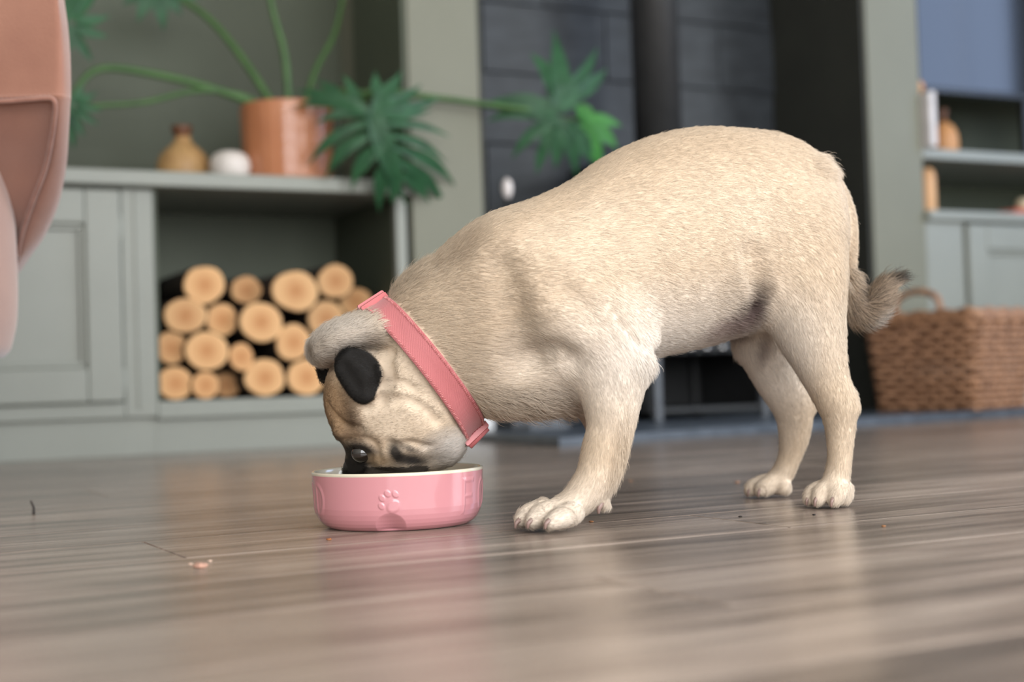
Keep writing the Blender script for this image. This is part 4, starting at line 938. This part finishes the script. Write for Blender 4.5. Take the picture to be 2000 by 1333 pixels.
def collar_bar(name, th, half, m, e0, e1_, wid):
    vv, ff = [], []; th0, th1 = th - half, th + half; rows = []
    for t in np.linspace(th0, th1, 5):
        for (o, e) in ((-wid / 2, e0), (-wid / 2, e1_ - .001), (-wid / 2 + .001, e1_), (wid / 2 - .001, e1_), (wid / 2, e1_ - .001), (wid / 2, e0)):
            oc = max(-CW / 2, min(CW / 2, o)); p = collar_pt(t % (2 * PI), oc, e) + cn * (o - oc); vv.append(p - cB)
    for i in range(4):
        for j in range(6): j2 = (j + 1) % 6; ff.append((i * 6 + j, i * 6 + j2, (i + 1) * 6 + j2, (i + 1) * 6 + j))
    ff += [tuple(range(6))[::-1], tuple(range(24, 30))]
    return mesh_obj(name, vv, ff, m, Matrix.Translation(Vector(cB)), collar)
collar_bar('buckle_bar', PI - .06, .045, COLP, -.001, .0062, CW + .004); collar_bar('buckle_bar', PI - .20, .04, COLP, -.001, .0045, CW + .003); collar_bar('buckle_bar', PI + .12, .05, COLP, -.001, .0055, CW + .003)
collar_bar('buckle_bar', .075, .035, COLP, -.001, .0052, CW + .004)
tp_ = collar_pt(.0, 0, .006); tube('buckle', [collar_pt(.0, -CW / 2 - .0, .004), collar_pt(.0, CW / 2, .004)], .004, COLP, collar, 10)
for k in range(7):
    a = collar_pt(.13, -CW / 2 + .003 + k * (CW - .006) / 6 - .001, .0012); bq = collar_pt(.13, -CW / 2 + .003 + k * (CW - .006) / 6 + .001, .0012); tube('stitch', [a, (a + bq) / 2, bq], .0004, mat('dark_pink_thread', (150, 50, 60), .6), collar, 5)

# ------------------------------------------------------------------ eyes, nose, claws
EYEM = mat('dark_brown_eye', (34, 26, 22), .05, (22, 18, 16), 8., coat=1.)
def ball(name, c, ax, m, parent, seg=24):
    bm = bmesh.new(); bmesh.ops.create_uvsphere(bm, u_segments=seg, v_segments=seg // 2, radius=1.)
    for v_ in bm.verts: v_.co = Vector((v_.co.x * ax[0], v_.co.y * ax[1], v_.co.z * ax[2]))
    return bm_obj(name, bm, m, Matrix.Translation(Vector(c)), parent, True)
ep = surf(706, 886); ball('eye', ep + np.array([0, .0040, 0]), (.0096, .0080, .0088), EYEM, dog)
_ys = np.arange(1.40, 1.30, -.0006); _pp = np.stack([np.full(len(_ys), ep[0]), _ys, np.full(len(_ys), ep[2])], 1); _w = np.where(field_at(_pp) < 0)[0]
ball('eye', _pp[_w[0]] - np.array([0, .0055, 0]), (.0096, .0080, .0088), EYEM, dog)
NOSE = mat('wet_black_nose', (24, 23, 22), .3, (18, 17, 16), 120., .5, 400.)
ball('nose', at_Y(688, 912, 1.322), (.0085, .013, .0085), NOSE, dog)
CLAW = mat('pinkish_claw', (150, 124, 116), .35, (110, 88, 82), 60.); PADM = mat('dark_paw_pad', (58, 50, 48), .7)
def claw(x, y, Y, lx, ly, r=.0026):
    s0 = surf(x - lx * .5, y - ly); Y = (s0[1] if s0 is not None else Y) + .0012
    a = at_Y(x - lx * .5, y - ly, Y + .001); b_ = at_Y(x, y - ly * .25, Y - .0015); c = at_Y(x + .1 * lx, y + 7, Y - .0012); c[2] = max(c[2], .0012)
    tube('claw', catmull([a, b_, c], 5), np.linspace(r, r * .35, 11), CLAW, dog, 8)
for x, y, Y in ((1066, 1027, 1.201), (1032, 1026, 1.214), (1008, 1026, 1.229)): claw(x, y, Y, -14, 10)
for x, y, Y in ((1576, 981, 1.357), (1592, 983, 1.345), (1624, 984, 1.338)): claw(x, y, Y, -7, 10, .0024)
for x, y, Y in ((1462, 963, 1.492), (1482, 964, 1.478)): claw(x, y, Y, -7, 8, .0022)
claw(1170, 997, 1.236, -10, 14, .003)

# ------------------------------------------------------------------ fur: short hairs over the whole coat
SP = np.array([s_[0] for s_ in STATIONS]); ST = np.array([s_[1] for s_ in STATIONS]); SR = np.array([s_[2] for s_ in STATIONS])
def flow_at(P, Nn):
    out = np.zeros_like(P)
    for k in range(0, len(P), 20000):
        d = np.linalg.norm(P[k:k + 20000, None] - SP[None], axis=2) / SR[None]; w = np.exp(-(d ** 2) * 1.6) + 1e-12; out[k:k + 20000] = w @ ST / w.sum(1)[:, None]
    out += np.array([.0, 0, -.35]); out -= Nn * np.sum(out * Nn, 1)[:, None]; return out / (np.linalg.norm(out, axis=1)[:, None] + 1e-9)
NH = 450000
fc_ = vert[quad].mean(1); vis = np.where(VN[quad[:, 0]][:, 1] < .25, 1., .35)
fx, fy = VPX[quad[:, 0]], VPY[quad[:, 0]]
dens = vis * np.where((fx < 920) & (fy > 600) & (fc_[:, 0] < .0), 1.7, 1.) * np.where((fx > 1655) & (fy < 680), 2.2, 1.) * np.where(fy > 800, 1.3, 1.)
pr = area * dens; pr /= pr.sum(); fi = RNG.choice(len(quad), NH, p=pr); a_, b_ = RNG.random((2, NH, 1))
Q = vert[quad[fi]]; HP_ = (Q[:, 0] * (1 - a_) + Q[:, 1] * a_) * (1 - b_) + (Q[:, 3] * (1 - a_) + Q[:, 2] * a_) * b_
QN = VN[quad[fi]]; HN = (QN[:, 0] * (1 - a_) + QN[:, 1] * a_) * (1 - b_) + (QN[:, 3] * (1 - a_) + QN[:, 2] * a_) * b_; HN /= np.linalg.norm(HN, axis=1)[:, None] + 1e-9
hx, hy = VPX[quad[fi, 0]], VPY[quad[fi, 0]]
# keep clear of the collar strap, eye and pads
cd = HP_ - cC; co_ = cd @ cn; keep = ~((np.abs(co_) < CW / 2 - .0004) & (np.linalg.norm(cd, axis=1) < .10)) & (np.linalg.norm(HP_ - (ep + np.array([0, .004, 0])), axis=1) > .0100) & (np.linalg.norm(HP_ - (_pp[_w[0]] - np.array([0, .0055, 0])), axis=1) > .0100) & (HP_[:, 2] > .004) & ~((blob(hx, hy, 688, 912, 20, 20, 0, .05) > .5) & (HP_[:, 0] < -.06))
HP_, HN, hx, hy = HP_[keep], HN[keep], hx[keep], hy[keep]; NH = len(HP_)
T_ = flow_at(HP_, HN)
# swirl so strands clump and wander
sw = noise3(HP_, 70., 5)[:, None]; sw2 = noise3(HP_, 260., 6)[:, None]; B_ = np.cross(HN, T_); T_ = T_ + B_ * (.20 * sw + .16 * sw2 + RNG.normal(0, .12, (NH, 1))); T_ /= np.linalg.norm(T_, axis=1)[:, None]
ln = np.full(NH, .0068); lift = np.full(NH, .24)
def setr(mask, l, f_):
    ln[:] = ln + (l - ln) * mask; lift[:] = lift + (f_ - lift) * mask
setr(blob(hx, hy, 900, 640, 130, 170, -30, .4), .0100, .28); setr(blob(hx, hy, 1030, 785, 120, 26, 0, .5), .015, .9); setr(np.clip((hy - 700) / 60, 0, 1) * (hx > 1120), .0055, .24); setr(np.clip((hy - 920) / 50, 0, 1) * (hx > 950), .0042, .34)
hm = blob(hx, hy, 765, 790, 135, 125, 0, .08) * (HP_[:, 0] < .0); setr(hm, .0036, .24); setr(blob(hx, hy, 690, 655, 100, 45, -20, .2), .0092, .46); setr(blob(hx, hy, 700, 735, 52, 58, 0, .1) * (HP_[:, 1] < 1.29), .0022, .35); setr(blob(hx, hy, 880, 875, 50, 40, 0, .3), .008, .35)
setr(blob(hx, hy, 715, 890, 70, 28, 0, .2), .0028, .25)
setr(((hx > 1656) & (hy > 520) & (hy < 680)) * 1., .0155, .52); setr(blob(hx, hy, 790, 545, 60, 26, -30, .4), .012, .52); setr(blob(hx, hy, 1748, 548, 24, 14, 0, .3), .02, .3); setr(blob(hx, hy, 1615, 318, 26, 26, 0, .3), .011, .65); setr(blob(hx, hy, 1452, 600, 40, 60, -15, .4), .012, .45); setr(blob(hx, hy, 1212, 900, 16, 90, 8, .4), .008, .55); setr(blob(hx, hy, 1265, 712, 22, 26, 0, .4), .009, .5); setr(blob(hx, hy, 1380, 690, 110, 18, -8, .5), .011, .4)
ln *= RNG.uniform(.65, 1.2, NH) * (1 + .12 * noise3(HP_, 120., 8)); lift *= RNG.uniform(.5, 1.5, NH) * np.where(RNG.random(NH) < .10, 1.6, 1.)
K = 4; ts = np.linspace(0, 1, K); pos = np.zeros((NH, K, 3))
for k, t in enumerate(ts):
    pos[:, k] = HP_ + T_ * (ln * t)[:, None] + HN * (ln * lift * (t - .55 * t * t) * 1.35)[:, None] - np.array([0, 0, 1.]) * (ln * .06 * t * t)[:, None] - HN * .0004
pos[:, :, 2] = np.maximum(pos[:, :, 2], .0008)
hcv = bpy.data.hair_curves.new('fur'); hcv.add_curves([K] * NH); hcv.attributes['position'].data.foreach_set('vector', pos.astype(np.float32).ravel())
ra = hcv.attributes.get('radius') or hcv.attributes.new('radius', 'FLOAT', 'POINT'); ra.data.foreach_set('value', np.tile(np.array([.000105, .00010, .00008, .00002], np.float32), NH))
hcol = coat(hx, hy, HP_) * RNG.normal(1.0, .10, (NH, 1)); dk = RNG.random(NH)
hcol = np.where((dk < .30)[:, None] & ((hx > 1662) & (hy > 520) & (hy < 680))[:, None], hcol * .35, hcol); hcol = np.where((dk < .06)[:, None], hcol * .72, hcol)
cc_ = hcv.attributes.new('coat', 'FLOAT_COLOR', 'CURVE'); cc_.data.foreach_set('color', np.concatenate([np.clip(hcol, .008, 1), np.ones((NH, 1))], 1).astype(np.float32).ravel())
na = hcv.attributes.new('skin_normal', 'FLOAT_VECTOR', 'CURVE'); na.data.foreach_set('vector', HN.astype(np.float32).ravel())
fm = bpy.data.materials.new('fawn_fur'); nt, b = nodes(fm); L = nt.links.new
a1 = N(nt, 'ShaderNodeAttribute', attribute_name='coat'); L(a1.outputs['Color'], b.inputs['Base Color']); b.inputs['Roughness'].default_value = .55; b.inputs['Specular IOR Level'].default_value = .25
a2 = N(nt, 'ShaderNodeAttribute', attribute_name='skin_normal'); ge = N(nt, 'ShaderNodeNewGeometry'); mxn = N(nt, 'ShaderNodeMix', data_type='VECTOR'); mxn.inputs[0].default_value = .30
L(a2.outputs['Vector'], mxn.inputs[4]); L(ge.outputs['Normal'], mxn.inputs[5]); nn_ = N(nt, 'ShaderNodeVectorMath', operation='NORMALIZE'); L(mxn.outputs[1], nn_.inputs[0]); L(nn_.outputs[0], b.inputs['Normal'])
hcv.materials.append(fm); fo = bpy.data.objects.new('fur', hcv); reg(fo, DM, dog); fo['kind'] = 'stuff'; fo['label'] = 'short fawn fur with dark hairs on the tail'

# ------------------------------------------------------------------ pink velvet sofa end at the left
VELV = mat('dusty_pink_velvet', (152, 106, 86), .85, (138, 93, 75), 9., .25, 350., sheen=.6)
VELVP = mat('velvet_piping', (150, 106, 90), .8, (136, 93, 78), 60., sheen=.4)
sofa = thing('pink_sofa', np.array([-1.0, 1.9, 0]), 'dusty pink velvet sofa with piped rounded arm at frame edge', 'sofa', ang=0)
rows = [(-420, 60, 70, 1.70), (-330, 90, 100, 1.64), (-200, 100, 112, 1.61), (-60, 108, 119, 1.60), (0, 110, 125, 1.598), (60, 112, 133, 1.596), (120, 112, 137, 1.596), (185, 108, 138, 1.597), (200, 107, 137, 1.598), (270, 101, 133, 1.632), (330, 88, 128, 1.668), (400, 62, 113, 1.71), (460, 42, 87, 1.75), (505, 34, 56, 1.78), (540, 10, 30, 1.80), (560, -30, -10, 1.82)]
rows = catmull(rows, 4); vv, ff = [], []; so_ = np.array([-1.0, 1.9, 0])
for (y, xs, xe, Yf) in rows:
    e = at_Y(xe, y, Yf + .02); z = e[2]; lft = at_Y(-330, y, Yf)[0]; s_ = at_Y(xs, y, Yf)[0]; rec = .010 * float(np.clip((y - 196) / 14, 0, 1))
    for p in ((lft, Yf + rec), (s_ - .04, Yf + rec), (s_ - .004, Yf + rec * .9), (s_ + .001, Yf), (s_ + (e[0] - s_) * .55, Yf + .002), (e[0] - .003, Yf + .009), (e[0], Yf + .022), (e[0] * (Yf + .07) / (Yf + .02) - .004, Yf + .07), (e[0] * (Yf + .30) / (Yf + .02) - .03, Yf + .30), (e[0] * (Yf + .5) / (Yf + .02) - .05, Yf + .5), (lft - .3, Yf + .5)): vv.append(np.array([p[0], p[1], z]) - so_)
k = 11
for i in range(len(rows) - 1):
    for j in range(k): j2 = (j + 1) % k; ff.append((i * k + j, i * k + j2, (i + 1) * k + j2, (i + 1) * k + j))
ff += [tuple(range(k))[::-1], tuple(range((len(rows) - 1) * k, len(rows) * k))]
mesh_obj('arm', vv, ff, VELV, Matrix.Translation(Vector(so_)), sofa, True)
def rowY(y): return float(np.interp(y, rows[:, 0], rows[:, 3]))
pip = [(-300, 201), (-120, 200), (0, 198), (50, 195), (92, 192), (105, 196), (108, 210), (106, 235), (101, 270), (88, 330), (62, 400), (42, 460), (33, 505)]
tube('piping', catmull([at_Y(x, y, rowY(y) - .0005) for x, y in pip], 5), .0028, VELVP, sofa, 8)
for i in range(26):
    x = 98 - i * 9.2; yy = np.interp(x, [-140, 0, 50, 100], [200, 197, 194, 191]) - 6; a = at_Y(x, yy, rowY(yy) - .0006); b_ = at_Y(x - 4.5, yy + .5, rowY(yy) - .0006)
    tube('seam_stitch', [a, (a + b_) / 2 - np.array([0, .0006, 0]), b_], .0006, VELVP, sofa, 5)
fr = catmull([(262, -70, 1.50), (285, -25, 1.50), (305, -2, 1.50), (340, 9, 1.50), (400, 16, 1.50), (480, 21, 1.50), (560, 24, 1.50), (620, 22, 1.50), (655, 15, 1.50), (685, 4, 1.50), (702, -25, 1.50), (708, -70, 1.50)], 4)
vv, ff = [], []; n = 28
for (y, xe, Y) in fr:
    e = at_Y(xe, y, Y + .195); w = max(.004, (xe + 120) * Y / F * .5); cx_ = e[0] - w
    for i in range(n):
        t = 2 * PI * i / n; vv.append(np.array([cx_ + w * math.copysign(abs(math.cos(t)) ** .7, math.cos(t)), Y + .14 + .13 * math.copysign(abs(math.sin(t)) ** .8, math.sin(t)) * min(1, w / .03), e[2]]) - so_)
for i in range(len(fr) - 1):
    for j in range(n): ff.append((i * n + j, i * n + (j + 1) % n, (i + 1) * n + (j + 1) % n, (i + 1) * n + j))
ff += [tuple(range(n))[::-1], tuple(range((len(fr) - 1) * n, len(fr) * n))]
mesh_obj('seat_roll', vv, ff, VELV, Matrix.Translation(Vector(so_)), sofa, True)
bm = bmesh.new(); bm_box(bm, -.75, .30, -.33, .45, .19, .40, .04, 4); bm_obj('seat_base', bm, VELV, Matrix.Translation(Vector(so_ + np.array([-.30, .12, 0]))), sofa, True)
bm = bmesh.new(); bm_box(bm, -.75, .16, -.36, .42, .40, .52, .05, 4); bm_obj('seat_cushion', bm, VELV, Matrix.Translation(Vector(so_ + np.array([-.30, .12, 0]))), sofa, True)
OAK = mat('dark_oak_leg', (84, 60, 42), .5)
for sx, sy in ((-.70, -.15), (.24, .02), (-.70, .5), (.22, .5)):
    bm = bmesh.new(); lathe_bm(bm, [(.012, 0), (.022, .2)], 16); bm_obj('leg', bm, OAK, Matrix.Translation(Vector(so_ + np.array([sx - .30, sy, 0]))), sofa, True)

# ------------------------------------------------------------------ crumbs and a twig on the floor
CR = [(643, 1056, .0016, (170, 106, 62), 'tiny orange crumb on the floor just in front of the bowl'), (391, 1111, .0036, (196, 152, 132), 'flat pinkish food flake on the open floor left of the bowl'), (410, 1098, .0012, (220, 190, 170), 'pale speck of food beyond the pinkish flake'), (372, 1104, .0012, (216, 186, 166), 'pale speck of food beside the pinkish flake'),
      (1155, 1021, .0014, (156, 108, 68), 'tiny orange crumb behind the front paw'), (1446, 1011, .0012, (40, 34, 30), 'dark crumb on the plank before the far hind paw'), (1590, 1007, .0010, (40, 34, 30), 'dark crumb just in front of the near hind paw'), (1726, 1030, .0013, (156, 108, 68), 'tiny orange crumb on the floor right of the hind paws'), (1440, 944, .0020, (168, 128, 104), 'tan crumb on the floor beside the far hind paw'), (1232, 941, .0016, (150, 112, 84), 'tan crumb on the floor between front and hind legs')]
for i, (x, y, r, c, lab) in enumerate(CR):
    p = on_z(x, y); bm = bmesh.new(); bmesh.ops.create_icosphere(bm, subdivisions=2, radius=1.)
    for v_ in bm.verts:
        q_ = 1 + .25 * math.sin(v_.co.x * 5 + i) * math.cos(v_.co.y * 4 + 2 * i); v_.co = Vector((v_.co.x * r * 1.5 * q_, v_.co.y * r * q_, (v_.co.z + .9) * r * .6 * q_))
    m = mat('crumb_%d' % i, c, .8, tuple(k * .8 for k in c), 400.); tag(bm_obj('food_crumb', bm, m, Matrix.Translation(Vector(p)), None, True), lab, 'crumb', 'crumbs on the floor')
a = on_z(66, 1004); b_ = at_Y(60, 979, a[1] + .006)
tag(tube('wood_splinter', catmull([a + np.array([0, 0, .0005]), (a + b_) / 2 + np.array([.0015, 0, 0]), b_], 6), np.linspace(.0017, .0010, 13), mat('dark_splinter_wood', (46, 40, 36), .8), None, 8), 'thin dark splinter standing up on the floor left of the bowl', 'splinter')
